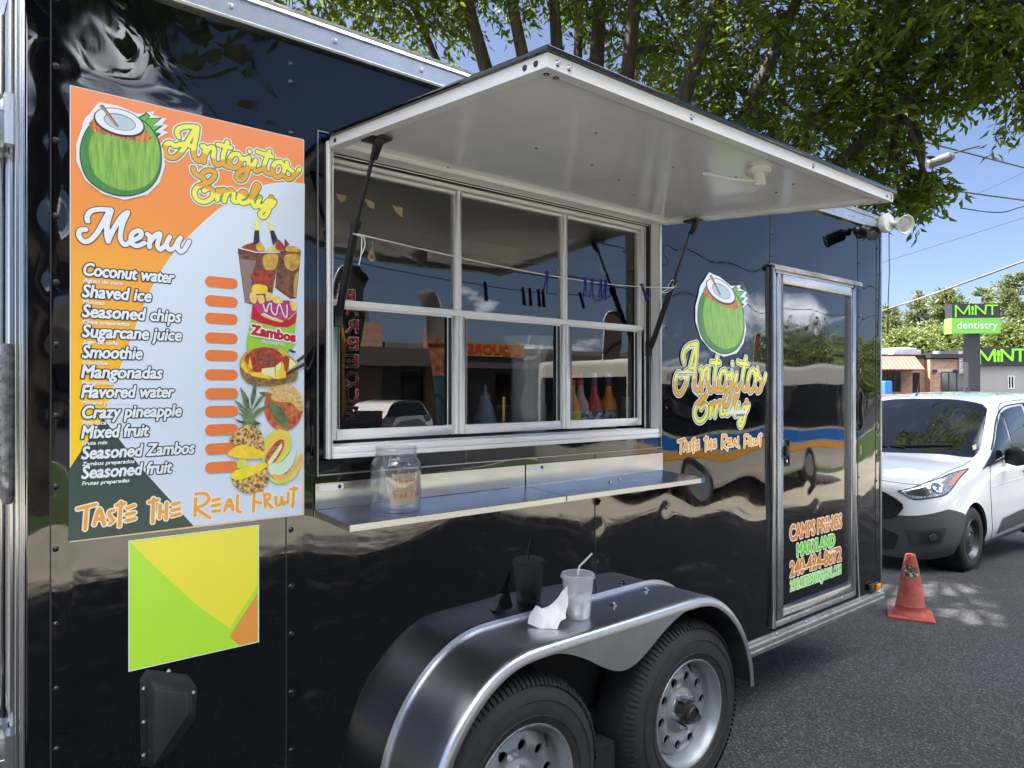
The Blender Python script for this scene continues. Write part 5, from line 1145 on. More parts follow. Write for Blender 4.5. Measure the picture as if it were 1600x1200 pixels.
for sd in (1, -1):
    b = MB(); L.ribbon(b, hl_, hu_, 26, 8, .006, sd); h = b.build('headlight', lens, van, smooth=60)
    b = MB(); L.line(b, hl_, .0065, sd, .006); L.line(b, hu_, .005, sd, .006); b.build('headlight_seal', black_rub, h, smooth=60)
    b = MB(); L.ribbon(b, [(4.62, 3.86), (5.1, 4.22), (5.6, 4.58)], [(4.35, 4.02), (4.85, 4.40), (5.45, 4.70)], 6, 3, .0085, sd); b.build('turn_reflector', amb, h, smooth=60)
    b = MB(); L.ribbon(b, [(2.62, 4.12), (3.2, 3.86), (3.62, 3.80)], [(2.62, 4.55), (3.2, 4.62), (3.62, 4.66)], 8, 4, .0078, sd); b.build('lamp_divider', mat('lamp_smoke', (.06, .065, .07), .15, .3), h, smooth=60)
    b = MB(); c = L.W(3.98, 4.22, sd, .0); n = (L.W(3.98, 4.22, sd, .01) - c).normalized(); b.lathe([(0, .011), (.035, .012), (.052, .0145), (.056, .009)], c, n, 20); b.build('projector', mat('reflector_bowl', (.75, .76, .78), .1, 1), h, smooth=40)
b = MB()
for sd in (1, -1): L.ribbon(b, [(5.92, 8), (6.02, 7.3), (6.2, 6.6), (6.40, 6.0), (6.60, 5.66)], [(8.95, 8), (8.93, 7.4), (8.88, 6.9), (8.78, 6.45), (8.62, 6.2)], 24, 18, .005, sd)
ws = b.build('windscreen', car_glass, van, smooth=60)
b = MB(); L.patch(b, [(6.95, 6.02), (7.05, 5.94), (7.22, 6.06), (7.10, 6.14)], 2, 2, .0065, 1); b.build('windscreen_sticker', mat('sticker_grey', (.45, .46, .42), .5, vary=(120, .5)), ws)
b = MB(); L.line(b, [(6.30, 7.9), (6.42, 7.3), (6.62, 6.8), (6.80, 6.55)], .010, 1, .014); L.line(b, [(6.28, 7.5), (6.34, 8.0)], .009, 1, .014); L.line(b, [(6.28, 7.2), (6.3, 7.9)], .009, -1, .014); b.build('wiper', black_pl, ws, smooth=60)
for sd in (1, -1):
    b = MB(); L.ribbon(b, [(7.55, 4.36), (8.2, 4.38), (8.86, 4.38)], [(7.72, 5.10), (8.3, 5.52), (8.86, 5.68)], 12, 6, .006, sd); L.ribbon(b, [(9.0, 4.38), (10.32, 4.36)], [(9.0, 5.70), (10.30, 5.72)], 14, 8, .006, sd)
    w = b.build('side_window', car_glass, van, smooth=60)
    b = MB(); L.ribbon(b, [(6.5, 4.05), (7.0, 4.20), (7.55, 4.32)], [(6.55, 4.12), (7.1, 4.74), (7.72, 5.14)], 8, 5, .0055, sd); L.line(b, [(7.0, 4.22), (9.0, 4.28), (10.4, 4.24)], .012, sd, .006); L.line(b, [(7.5, 5.12), (8.3, 5.64), (9.2, 5.80), (10.38, 5.80)], .008, sd, .005); L.line(b, [(8.93, 4.3), (8.93, 5.7)], .012, sd, .006); L.line(b, [(10.42, 4.24), (10.40, 5.8)], .014, sd, .006)
    b.build('window_surround', black_pl, w, smooth=60)
    b = MB(); L.line(b, [(7.3, .25), (7.05, 1.6), (7.0, 3.0), (7.1, 4.0)], .004, sd, .0005); L.line(b, [(10.5, .25), (10.52, 2.0), (10.5, 4.1), (10.48, 5.9)], .004, sd, .0005); L.line(b, [(7.3, .28), (9, .26), (10.5, .25)], .004, sd, .0005); L.line(b, [(7.1, 4.0), (8.1, 5.25), (8.7, 5.72), (9.4, 5.98), (10.48, 5.95)], .004, sd, .0005)
    L.line(b, [(11.6, .25), (11.62, 2.5), (11.6, 5.9)], .004, sd, .0005); L.line(b, [(7.0, 3.05), (9, 3.1), (10.5, 3.15), (12, 3.2)], .006, sd, -.001, 1)
    b.build('door_seam', [mat('panel_gap', (.03, .03, .03), .6), van_white], van, smooth=60)
    b = MB(); L.ribbon(b, [(7.5, .74), (9, .80), (10.42, .85)], [(7.82, 1.5), (9, 1.6), (10.42, 1.66)], 16, 4, .010, sd); b.build('side_moulding', trim_grey, van, smooth=60)
    b = MB(); L.patch(b, [(6.6, .02), (11.4, .02), (11.4, .42), (6.6, .42)], 16, 2, .008, sd); b.build('side_sill', trim_grey, van, smooth=60)
    b = MB(); L.line(b, [(9.75, 3.45), (10.05, 3.47), (10.3, 3.46)], .018, sd, .016); b.build('door_handle', black_pl, van, smooth=60)
    c = L.W(8.15, 4.12, sd, .02); o_ = Vector((0, -sd, 0))
    b = MB(); m0 = c + o_ * .10 + Vector((.0, 0, .06)); pr = []
    for t in np.linspace(0, 1, 9):
        sc_ = (1 - (2 * t - 1) ** 4) ** .5 if 0 < t < 1 else .12; z_ = (t - .5) * .21; ring_ = []
        for a in np.linspace(0, 2 * math.pi, 17)[:-1]:
            x_ = (.055 if math.cos(a) < 0 else .03) * math.cos(a) * sc_; y_ = .115 * np.sign(math.sin(a)) * abs(math.sin(a)) ** .7 * sc_; ring_.append(m0 + Vector((x_, y_, z_)))
        pr.append(ring_)
    b.grid(pr, close=True); b.poly(pr[0]); b.poly(pr[-1])
    b.prism([c + Vector((-.03, 0, -.02)), c + Vector((.05, 0, -.02)), c + Vector((.05, 0, .02)), c + Vector((-.03, 0, .02))], o_ * .12); b.build('wing_mirror', black_pl, van, smooth=50)
b = MB()
for sd in (1, -1): L.line(b, [(3.55, 5.03), (3.05, 5.7), (2.75, 6.7), (2.62, 8)], .0035, sd, .0005); L.line(b, [(3.55, 5.03), (4.8, 5.12), (5.7, 5.20), (6.35, 5.42)], .0035, sd, .0005)
b.build('bonnet_seam', mat('panel_gap', (0, 0, 0)), van, smooth=60)
for q in ((7.3, 5.9),): pass
b = MB(); p0_ = L.W(9.35, 7.55, -1); b.tube([p0_, p0_ + Vector((.02, 0, .03)), p0_ + Vector((.10, -.0, .25))], [.016, .009, .004], 8); b.build('aerial', black_pl, van, smooth=50)
p0_ = L.W(10.6, 7.7, 1); b = MB(); b.prism([p0_ + Vector((-.06, -.02, -.006)), p0_ + Vector((.10, -.02, -.004)), p0_ + Vector((.09, -.012, .065)), p0_ + Vector((.05, -.012, .055))], (0, .035, 0)); b.build('roof_aerial', black_pl, van, bevel=.006)
def van_wheel(o, R_=.328):
    T = MB(); T.lathe([(.19, -.02), (.205, .004), (.245, .012), (.29, .006), (R_ - .012, -.014), (R_, -.04), (R_, -.16), (R_ - .02, -.19), (.2, -.2)], (0, 0, 0), (0, -1, 0), 48)
    Rm = MB(); Rm.lathe([(.192, -.02), (.203, .004), (.200, .008), (.190, -.004), (.180, -.035), (.166, -.05), (.155, -.035), (.120, -.030), (.10, -.02), (.075, -.012), (.06, -.02), (.055, -.012), (0, -.010)], (0, 0, 0), (0, -1, 0), 48, [0] * 12)
    for k in range(12):
        a = 2 * math.pi * k / 12; Rm.lathe([(0, .001), (.014, .001), (.014, -.003)], (.142 * math.cos(a), .031, .142 * math.sin(a)), (0, -1, 0), 10, 1)
    w = Rm.build('wheel', [mat('dark_steel_rim', (.06, .062, .066), .4, .6), dark], None, smooth=35)
    T.build('tyre', tyre_m, w, smooth=35, local=True); return w
wv = van_wheel(None); wv.parent = van; wv.matrix_parent_inverse = WM(van).inverted(); wv.location = (FWX, VY - .90, WZ + .003)
for x_, s_ in ((RWX, -1), (FWX, 1), (RWX, 1)):
    c = clone(wv, (x_, VY + s_ * .90, WZ + .003)); c.rotation_euler = (0, 0, math.pi if s_ > 0 else 0)
b = MB(); b.box(VX + .5, VX + 4.6, VY - .84, VY + .84, VZ + .19, VZ + .26)
for x_ in (FWX, RWX):
    for s_ in (1, -1): b.lathe([(.372, .0), (.372, .35)], (x_, VY + s_ * .90, WZ), (0, -s_, 0), 40); b.lathe([(.372, .30), (0, .30)], (x_, VY + s_ * .90, WZ), (0, -s_, 0), 40)
b.build('underbody', dark, van)

# ------------------------------------------------------------------ other vehicles
def simple_car(name, label, cat, x, y, yaw, paint_, kind, group=None, zofs=None):
    z0 = gz(x) if zofs is None else zofs
    o = thing(name, (x, y, z0), label, cat, group, yaw); B = MB()
    if kind == 'suv': side = [(-2.3, .30), (-2.36, .62), (-2.30, .98), (-2.15, 1.08), (-1.75, 1.58), (-1.2, 1.69), (.1, 1.66), (.55, 1.52), (1.15, 1.10), (2.0, .98), (2.3, .80), (2.34, .35)]; cab = [(-2.02, 1.12), (-1.66, 1.53), (-1.2, 1.61), (.05, 1.58), (.45, 1.47), (.98, 1.12)]
    else: side = [(-2.3, .28), (-2.35, .60), (-2.25, .92), (-1.6, 1.0), (-.95, 1.40), (-.4, 1.47), (.2, 1.43), (.95, 1.0), (1.9, .86), (2.25, .70), (2.3, .30)]; cab = [(-1.45, 1.02), (-.92, 1.34), (-.4, 1.40), (.18, 1.36), (.82, 1.02)]
    side = [tuple(p) for p in catmull(side, 3)]
    rows = []
    for w_, k in ((-.70, .93), (-.88, .985), (-.90, 1.0), (.90, 1.0), (.88, .985), (.70, .93)):
        row = []
        for a, h in side:
            tw = 1 - .16 * max(0, (h - .95) / .7); row.append((a * k if abs(k) < 1 else a, w_ * tw, .3 + (h - .3) * (1 if k == 1 else .5 + .5 * k)))
        rows.append(row)
    B.grid(rows); B.poly(rows[0][::-1]); B.poly(rows[-1]); body = B.build('body', paint_, o, smooth=45, local=True)
    G = MB()
    for s_ in (-1, 1):
        q = [(a, s_ * (.905 * (1 - .16 * max(0, (h - .95) / .7)) + .004), h) for a, h in cab]; G.poly(q)
    a0, h0 = cab[0]; a1, h1 = cab[1]; G.poly([(a0 - .09, -.66, h0 + .03), (a0 - .09, .66, h0 + .03), (a1 - .09, .60, h1 + .0), (a1 - .09, -.60, h1 + .0)])
    a0, h0 = cab[-1]; a1, h1 = cab[-2]; G.poly([(a0 + .10, -.68, h0 + .03), (a0 + .10, .68, h0 + .03), (a1 + .10, .60, h1 + .03), (a1 + .10, -.60, h1 + .03)])
    G.build('windows', car_glass, o, local=True)
    for s_ in (-1, 1):
        t = MB(); t.box(-2.365, -2.20, s_ * .62 - .16, s_ * .62 + .16, .86, 1.0); t.build('tail_lamp', mat('tail_red', (.35, .01, .012), .2), o, bevel=.02, local=True)
    W_ = MB(); W_.lathe([(0, 0), (.2, .005), (.22, .012), (.32, .0), (.33, -.04), (.33, -.2), (.0, -.2)], (0, 0, 0), (0, -1, 0), 24, [1, 1, 0, 0, 0, 0])
    w = W_.build('wheel', [tyre_m, rim_m], None, smooth=40); w.parent = o; first = True
    for a in (-1.4, 1.4):
        for s_ in (-1, 1):
            c = w if first else w.copy()
            if not first: C.objects.link(c)
            first = False; c.parent = o; c.location = (a, s_ * .86, .33); c.rotation_euler = (0, 0, 0 if s_ < 0 else math.pi)
    return o
silver = mat('silver_paint', (.42, .43, .44), .25, .4, coat=.7); pearl = mat('pearl_paint', (.66, .65, .62), .22, coat=.8); ink = mat('dark_paint', (.012, .013, .018), .15, coat=.8)
p = at(1444, 600, 20); simple_car('parked_car', 'silver grey car whose roof shows behind the white van', 'car', p.x, p.y, R(-40), silver, 'suv', 'parked cars', -.42)
p = at(1392, 600, 24); simple_car('parked_car', 'dusky red car roof showing between the trailer end and the silver grey car', 'car', p.x, p.y, R(150), mat('red_paint', (.30, .05, .035), .25, coat=.7), 'sedan', 'parked cars', -.05)
p = at(1488, 600, 34); simple_car('parked_car', 'white car parked below the dark windows of the brick building', 'car', p.x, p.y, R(140), pearl, 'suv', 'parked cars', -.25)
# the ones seen mirrored in the trailer's glass and paint
simple_car('parked_car', 'pearl white hatchback seen mirrored in the middle window pane', 'car', 13.2, -21.0, R(152), pearl, 'suv', 'parked cars')
o = thing('pickup_truck', (8.2, -17.5, gz(8.2)), 'black pickup truck seen mirrored in the left window pane', 'pickup truck', None, R(165)); b = MB()
b.box(-2.8, -.6, -.95, .95, .55, 1.12); b.box(-.6, 1.3, -.94, .94, .5, 1.1); b.prism([(-.6, -.86, 1.1), (-.45, -.78, 1.78), (.75, -.78, 1.78), (1.3, -.86, 1.1)], (0, 1.7, 0)); b.box(1.3, 2.7, -.93, .93, .5, 1.05); b.build('body', ink, o, bevel=.05, local=True)
b = MB(); b.poly([(-.42, -.845, 1.16), (-.34, -.80, 1.68), (.68, -.80, 1.68), (1.1, -.845, 1.16)]); b.poly([(-.42, .885, 1.16), (-.34, .845, 1.68), (.68, .845, 1.68), (1.1, .885, 1.16)]); b.build('windows', car_glass, o, local=True)
for s_ in (-1, 1): b = MB(); b.box(-2.83, -2.70, s_ * .86 - .09, s_ * .86 + .09, .75, 1.08); b.build('tail_lamp', mat('tail_red', (0, 0, 0)), o, bevel=.02, local=True)
W_ = MB(); W_.lathe([(0, 0), (.2, .005), (.22, .012), (.36, .0), (.38, -.04), (.38, -.24), (.0, -.24)], (0, 0, 0), (0, -1, 0), 24, [1, 1, 0, 0, 0, 0]); w = W_.build('wheel', [tyre_m, rim_m], None, smooth=40)
for i, (a, s_) in enumerate(((-1.7, -1), (-1.7, 1), (1.8, -1), (1.8, 1))):
    c = w if i == 0 else w.copy()
    if i: C.objects.link(c)
    c.parent = o; c.location = (a, s_ * .9, .38); c.rotation_euler = (0, 0, 0 if s_ < 0 else math.pi)
# passenger bus across the drive: white with blue and orange stripes
BX0, BX1, BY0, BY1 = 9.6, 17.2, -8.6, -6.1
bz = gz(12) + .02; bus = thing('shuttle_bus', ((BX0 + BX1) / 2, (BY0 + BY1) / 2, bz), 'white shuttle bus with blue and orange stripes seen mirrored in the trailer door', 'bus')
b = MB(); b.box(BX0, BX1, BY0, BY1, bz + .32, bz + 2.62); b.build('body', mat('bus_white', (.50, .485, .45), .3, coat=.5), bus, bevel=.12, seg=3)
yb = BY1 + .006
b = MB(); b.poly([(BX0 + .14, yb, bz + 1.26), (BX1 - .25, yb, bz + 1.26), (BX1 - .25, yb, bz + 2.18), (BX0 + .14, yb, bz + 2.18)]); b.poly([(BX0 - .006, BY0 + .14, bz + 1.0), (BX0 - .006, BY1 - .14, bz + 1.0), (BX0 - .006, BY1 - .14, bz + 2.3), (BX0 - .006, BY0 + .14, bz + 2.3)]); b.build('windows', car_glass, bus)
b = MB(); b.poly([(BX0 + .1, yb, bz + .98), (BX1 - .1, yb, bz + .98), (BX1 - .1, yb, bz + 1.20), (BX0 + .1, yb, bz + 1.20)]); b.poly([(BX0 + .1, yb, bz + .80), (BX1 - .1, yb, bz + .80), (BX1 - .1, yb, bz + .92), (BX0 + .1, yb, bz + .92)], 1); b.build('stripes', [mat('stripe_blue', (.02, .14, .46), .3), mat('stripe_orange', (.75, .33, .04), .3)], bus)
F = font_field('62626', 0, 0, .78, .19, 0, .02, .01, flip=True); b = MB(); emit(b, F, .0, lambda x, z, l: (BX0 + 1.2 + x, yb + .002, bz + 2.28 + z), 0, 0); b.build('fleet_number', black_pl, bus)
W_ = MB(); W_.lathe([(0, 0), (.24, .005), (.26, .012), (.40, .0), (.42, -.04), (.42, -.24), (.0, -.24)], (0, 0, 0), (0, 1, 0), 24, [1, 1, 0, 0, 0, 0]); w = W_.build('wheel', [tyre_m, rim_m], bus, smooth=40); w.location = (BX0 + 1.4, BY1 + .01, bz + .42)
c = w.copy(); C.objects.link(c); c.location = (BX1 - 1.8, BY1 + .01, bz + .42)

# ------------------------------------------------------------------ sign pylon and buildings beyond the van
rt3 = Vector((RT[0], RT[1], 0)); ax3 = Vector((AX[0], AX[1], 0)); up3 = Vector((0, 0, 1))
def frame(px, d, yaw=0):
    p = at(px, 608, d); p.z = gz(p.x); c, s = math.cos(yaw), math.sin(yaw); return p, rt3 * c + ax3 * s, ax3 * c - rt3 * s
char = mat('charcoal_cladding', (.035, .035, .042), .45); lime = mat('lime_panel', (.20, .55, .08), .4); limeb = mat('lime_letter', (.30, .85, .06), .4)
MINT = [[(0, 0), (0, 1), (.62, .25), (1.05, 1), (1.08, .2)], [(1.32, .9), (1.36, .72), (1.32, .55), (1.28, .72), (1.32, .9)], [(1.32, .42), (1.32, .2)], [(1.56, .2), (1.56, 1), (2.30, .25), (2.36, 1)], [(2.36, 1), (3.25, 1)], [(2.85, 1), (2.85, .2)]]
def mint(parent, o, u, n, w, h, r, th, m):
    k = np.array((w / 3.25, h)); F = strokes_field([[np.array(q) * k for q in s] for s in MINT], r + .05, .02); b = MB()
    emit(b, F, r, lambda x, z, l: o + u * x + up3 * z - n * th, 0, 0); emit(b, F, r, lambda x, z, l: o + u * x + up3 * z - n * .005, 0, 0)
    return b.build('sign_letters', m, parent)
d0 = 35; k = d0 / FPX
o_, u_, n_ = frame(1487.5, d0, R(-3)); base = o_.z
py = thing('sign_pylon', tuple(at(1518, 608, d0) + Vector((0, 0, base - 1.6))), 'tall charcoal and lime roadside sign pylon of a dental practice on a single post', 'sign')
hz = lambda y: 1.6 + (608 - y) * k
b = MB(); o1 = Vector((o_.x, o_.y, hz(497))); b.obox(o1, u_ * 73 * k, n_ * .62, up3 * (hz(474.5) - hz(497))); b.build('upper_panel', char, py)
b = MB(); b.obox(Vector((o_.x, o_.y, hz(521))) - u_ * .03 - n_ * .03, u_ * 74 * k, n_ * .68, up3 * (hz(497) - hz(521) - .004)); b.build('lower_panel', lime, py)
b = MB(); b.obox(Vector((o_.x, o_.y, base - .3)) + u_ * 27 * k + n_ * .12, u_ * 18 * k, n_ * .42, up3 * (hz(521) - base + .295)); b.build('post', char, py)
mint(py, Vector((o_.x, o_.y, hz(495))) + u_ * 5 * k, u_, n_, 63 * k, 17.5 * k, .030, .05, limeb)
F = font_field('dentistry', 0, 0, 61 * k, 11 * k, 0, .1, .025); b = MB(); emit(b, F, .004, lambda x, z, l: Vector((o_.x, o_.y, hz(513.5))) + u_ * (7 * k + x) + up3 * z - n_ * .045, 0, 0); b.build('sign_letters', white_pl, py)
# dental building with pale siding
def siding(name, c):
    m = mat(name, c, .6); t = m.node_tree; b_ = t.nodes['Principled BSDF']; cc = t.nodes.new('ShaderNodeTexCoord'); w = t.nodes.new('ShaderNodeTexWave'); w.wave_type = 'BANDS'; w.bands_direction = 'Z'; w.wave_profile = 'SAW'; w.inputs['Scale'].default_value = 1.15
    bb = t.nodes.new('ShaderNodeBump'); bb.inputs['Strength'].default_value = 1; bb.inputs['Distance'].default_value = .05; t.links.new(cc.outputs['Object'], w.inputs[0]); t.links.new(w.outputs['Fac'], bb.inputs['Height']); t.links.new(bb.outputs[0], b_.inputs['Normal']); return m
d1 = 44; k1 = d1 / FPX; hz1 = lambda y: 1.6 + (608 - y) * k1
o1, u1, n1 = frame(1522, d1, R(-8)); db = thing('dental_office', tuple(o1), 'low pale sided building with a black sign band and lime lettering, at the right edge', 'building')
b = MB(); b.obox(Vector((o1.x, o1.y, o1.z - .5)), u1 * 9, n1 * 8, up3 * (hz1(572) - o1.z + .5)); b.build('wall', siding('grey_siding', (.48, .46, .45)), db)
b = MB(); b.obox(Vector((o1.x, o1.y, hz1(571.5))) - u1 * .1 - n1 * .25, u1 * 9.2, n1 * 8.4, up3 * (hz1(543) - hz1(571.5))); b.build('fascia', char, db)
b = MB(); b.obox(Vector((o1.x, o1.y, hz1(569))) + u1 * 74 * k1 - n1 * .28, u1 * 3, n1 * .1, up3 * (29 * k1)); b.build('fascia_panel', lime, db)
mint(db, Vector((o1.x, o1.y, hz1(569))) + u1 * 4 * k1 - n1 * .26, u1, n1, 66 * k1, 22 * k1, .05, .10, limeb)
b = MB(); wx0, wx1, wz0, wz1 = 48 * k1, 57.5 * k1, hz1(606), hz1(588.5)
for xx0, xx1 in ((wx0, wx0 + .06), (wx1 - .06, wx1), ((wx0 + wx1) / 2 - .03, (wx0 + wx1) / 2 + .03)): b.obox(Vector((o1.x, o1.y, wz0)) + u1 * xx0 - n1 * .04, u1 * (xx1 - xx0), n1 * .03, up3 * (wz1 - wz0))
for zz0 in (wz0 - .06, wz1): b.obox(Vector((o1.x, o1.y, zz0)) + u1 * wx0 - n1 * .04, u1 * (wx1 - wx0), n1 * .03, up3 * .06)
wf = b.build('window', white_pl, db); b = MB(); b.poly([Vector((o1.x, o1.y, z)) + u1 * x - n1 * .012 for x, z in ((wx0, wz0), (wx1, wz0), (wx1, wz1), (wx0, wz1))]); b.build('pane', car_glass, wf)
# brick building with a red metal mansard
def brickmat(name, c1, c2):
    m = bpy.data.materials.new(name); m.use_nodes = True; t = m.node_tree; b_ = t.nodes['Principled BSDF']; b_.inputs['Roughness'].default_value = .85
    cc = t.nodes.new('ShaderNodeTexCoord'); br = t.nodes.new('ShaderNodeTexBrick'); br.inputs['Color1'].default_value = (*c1, 1); br.inputs['Color2'].default_value = (*c2, 1); br.inputs['Mortar'].default_value = (.35, .31, .27, 1); br.inputs['Scale'].default_value = 2.2; br.inputs['Mortar Size'].default_value = .012
    mp2 = t.nodes.new('ShaderNodeMapping'); mp2.inputs['Rotation'].default_value = (R(90), 0, 0); t.links.new(cc.outputs['Object'], mp2.inputs[0]); t.links.new(mp2.outputs[0], br.inputs[0]); t.links.new(br.outputs[0], b_.inputs['Base Color']); return m
brick = brickmat('brick', (.34, .17, .11), (.44, .25, .17))
d2 = 42; k2 = d2 / FPX; hz2 = lambda y: 1.6 + (608 - y) * k2
o2, u2, n2 = frame(1372, d2, R(4)); bb_ = thing('brick_building', tuple(o2), 'one storey brick building with a red metal mansard and rooftop machinery', 'building')
V2 = lambda x, y, n=0: Vector((o2.x, o2.y, hz2(y))) + u2 * ((x - 1372) * k2) + n2 * n
b = MB(); b.obox(V2(1340, 640), u2 * (168 * k2), n2 * 9, up3 * (hz2(560) - hz2(640))); b.obox(V2(1448, 640, -.5), u2 * (58 * k2), n2 * .498, up3 * (hz2(561) - hz2(640))); b.build('wall', brick, bb_)
b = MB(); b.obox(V2(1446.5, 559.8, -.65), u2 * (60 * k2), n2 * 1.6, up3 * (hz2(553.5) - hz2(559.8))); b.obox(V2(1338, 556, -.2), u2 * (108 * k2), n2 * 1.0, up3 * (2 * k2)); b.build('parapet', char, bb_)
b = MB(); P = []
for x in np.linspace(1338, 1428, 46): P.append([V2(x, 579, -1.1 + (.05 if int(x * .5) % 3 == 0 else 0)), V2(x, 577.6, -1.12), V2(x, 557, -.22)])
b.grid(P); b.poly([V2(1428, 579, -1.1), V2(1428, 557, -.22), V2(1428, 579, 0)]); b.grid([[V2(1338, 579, -1.1), V2(1338, 579, 0)], [V2(1428, 579, -1.1), V2(1428, 579, 0)]])
for x in np.arange(1340, 1429, 6.2): b.tube([V2(x, 578, -1.14), V2(x, 557, -.24)], .014, 4)
b.build('mansard_roof', mat('red_metal_roof', (.22, .085, .06), .5, vary=(2, .15)), bb_)
def opening(x0, x1, y0, y1, n, bars):
    b = MB(); w = .06
    for x in [x0] + bars + [x1]: b.obox(V2(x, y1, n - .03) - u2 * w / 2, u2 * w, n2 * .028, up3 * (hz2(y0) - hz2(y1)))
    b.obox(V2(x0, y0, n - .028), u2 * ((x1 - x0) * k2), n2 * .026, up3 * w); f = b.build('window', mat('brown_frame', (.05, .035, .03), .5), bb_); b = MB(); b.poly([V2(x0, y1, n - .006), V2(x1, y1, n - .006), V2(x1, y0, n - .006), V2(x0, y0, n - .006)]); b.build('pane', mat('shop_glass', (.03, .035, .03), .05, spec=.7), f)
opening(1378, 1408, 582, 612, 0, [1388, 1398]); opening(1466, 1504, 582.5, 612, -.5, [1478, 1491])
b = MB(); b.poly([V2(1428, 640, -.004), V2(1440, 640, -.004), V2(1440, 582, -.004), V2(1428, 582, -.004)]); b.build('doorway', dark, bb_)
b = MB(); b.obox(V2(1452, 582.4, -.515), u2 * (53 * k2), n2 * .013, up3 * (6 * k2)); b.build('lintel', mat('lintel_stone', (.45, .36, .30), .7), bb_)
b = MB(); b.obox(V2(1451, 581.5, -.60), u2 * (7 * k2), n2 * .08, up3 * (4 * k2)); b.obox(V2(1485, 581.5, -.60), u2 * (6 * k2), n2 * .08, up3 * (4 * k2)); b.build('wall_lamp', black_pl, bb_)
galv = mat('galvanised_duct', (.42, .43, .46), .4, .5, vary=(2, .15))
b = MB(); b.prism([V2(1418, 556, 1.5), V2(1462, 556, 1.5), V2(1462, 541, 1.5), V2(1430, 539.5, 1.5), V2(1424, 545, 1.5)], n2 * 1.8); b.obox(V2(1462.5, 556, 1.6), u2 * (9 * k2), n2 * 1.6, up3 * (12 * k2)); b.build('roof_unit', galv, bb_, bevel=.05)
b = MB(); b.obox(V2(1481, 553.5, .6), u2 * (4 * k2), n2 * .5, up3 * (6.5 * k2)); b.obox(V2(1402, 556, .8), u2 * (7 * k2), n2 * .6, up3 * (2.5 * k2)); b.lathe([(.5, 0), (.5, .12), (.3, .3), (0, .35)], V2(1386, 556, .8), (0, 0, 1), 14); b.build('roof_vent', galv, bb_)
b = MB()
for i in range(2): b.tube([V2(1493 + 4.5 * i, 584, -.62), V2(1493 + 4.5 * i, 549, -.62)], .03, 5)
for y in np.arange(551, 584, 2.6): b.tube([V2(1493, y, -.62), V2(1497.5, y, -.62)], .022, 5)
b.build('ladder', galv, bb_)
p = at(1378, 604, 31); b = MB(); b.box(p.x - .35, p.x + .35, p.y - .3, p.y + .3, gz(p.x), 1.95); tag(b.build('mail_box', mat('post_blue', (.03, .16, .42), .4), None, bevel=.06), 'blue street collection box at the corner of the brick building', 'mail box')

# strip mall across the road, feather flags: seen mirrored in glass and paint
sm = thing('strip_mall', (8, -38, -.3), 'long dark shop building seen mirrored in the lower window panes', 'building')
b = MB(); b.box(-22, 44, -46, -34, -.6, 4.2); b.box(-22, 20, -46, -34.2, 4.2, 6.0); b.build('wall', mat('dark_stucco', (.15, .135, .13), .8, vary=(.7, .2)), sm)
b = MB(); b.box(17, 20.5, -33.95, -33.6, -.6, 5.2); b.box(23.5, 26.5, -33.95, -33.6, -.6, 5.2); b.build('brick_pier', brick, sm)
b = MB(); b.box(-22, 44, -33.99, -31.6, 2.75, 3.75); b.build('canopy', mat('canopy_brown', (.08, .07, .065), .6), sm)
b = MB(); b.box(24.6, 29.2, -31.59, -31.45, 3.45, 4.25); sgn = b.build('shop_sign', mat('sign_yellow', (.34, .23, .04), .5), sm)
F = font_field('LIQUORS', 0, 0, 4.0, .52, 0, .1, .04, flip=True); b = MB(); emit(b, F, .04, lambda x, z, l: (24.9 + x, -31.43, 3.6 + z), 0, 0); b.build('sign_letters', mat('sign_red', (.45, .03, .02), .5), sgn)
for k_ in range(9):
    b = MB(); x = -20 + k_ * 7; b.box(x, x + 4.8, -33.985, -33.93, .0, 2.5); b.build('window', car_glass, sm)
def flag(x, y, yaw, label, mats, word=None, number=False):
    z0 = gz(x); o = thing('feather_flag', (x, y, z0), label, 'flag', 'feather flags by the road', yaw); b = MB()
    pole = [(0, 0, 0), (0, 0, 2.2), (.02, 0, 3.6), (.12, 0, 4.5), (.35, 0, 5.0), (.62, 0, 5.1)]; pole = [tuple(p) for p in catmull(pole, 6)]; b.tube(pole, .018, 6); b.build('flag_pole', white_pl, o, local=True)
    b = MB(); P = []
    for t in np.linspace(.12, .98, 26):
        i = t * (len(pole) - 1); p = np.array(pole[int(i)]); w_ = .82 * min(1, (1 - t) * 3.2 + .25) * min(1, .45 + 1.2 * t); P.append([(p[0] + u * w_, .05 * math.sin(3 * t * 4 + 3 * u), max(.7, p[2] - .0 * u)) for u in np.linspace(.02, 1, 6)])
    b.grid(P); fc = b.build('flag_cloth', mats if number else mats[0], o, local=True)
    if number:
        for p_ in fc.data.polygons: p_.material_index = 0 if p_.center.z > 3.55 else (1 if p_.center.z > 2.5 else 2)
    if word:
        b = MB()
        for i_, ch in enumerate(word):
            F = font_field(ch, -.19, 0, .38, .33, 0, .03, .02, flip=True); z = 4.25 - i_ * .46
            for thr, l, mi in ((.020, 0, 0), (.003, 1, 1)): emit(b, F, thr, lambda X, Z, l_: (.40 + X, .07 + .006 * l_, z + Z), l, mi)
        b.build('flag_lettering', [white_pl, mats[1]], o, local=True)
        b = MB(); b.prism([(.08, .06, 1.0), (.25, .06, 1.4), (.16, .06, 2.2), (.22, .06, 3.0), (.08, .06, 3.6)], (0, .01, 0)); b.build('flag_flames', mats[2], o, local=True)
    return o
fl_m = [mat('flag_black', (.02, .018, .018), .8), mat('flag_red', (.42, .04, .035), .8), mat('flag_flame', (.75, .36, .04), .8)]
flag(8.6, -15.2, R(-8), 'black feather flag lettered BARBEQUE in red, seen mirrored in the left pane', fl_m, 'BARBEQUE')
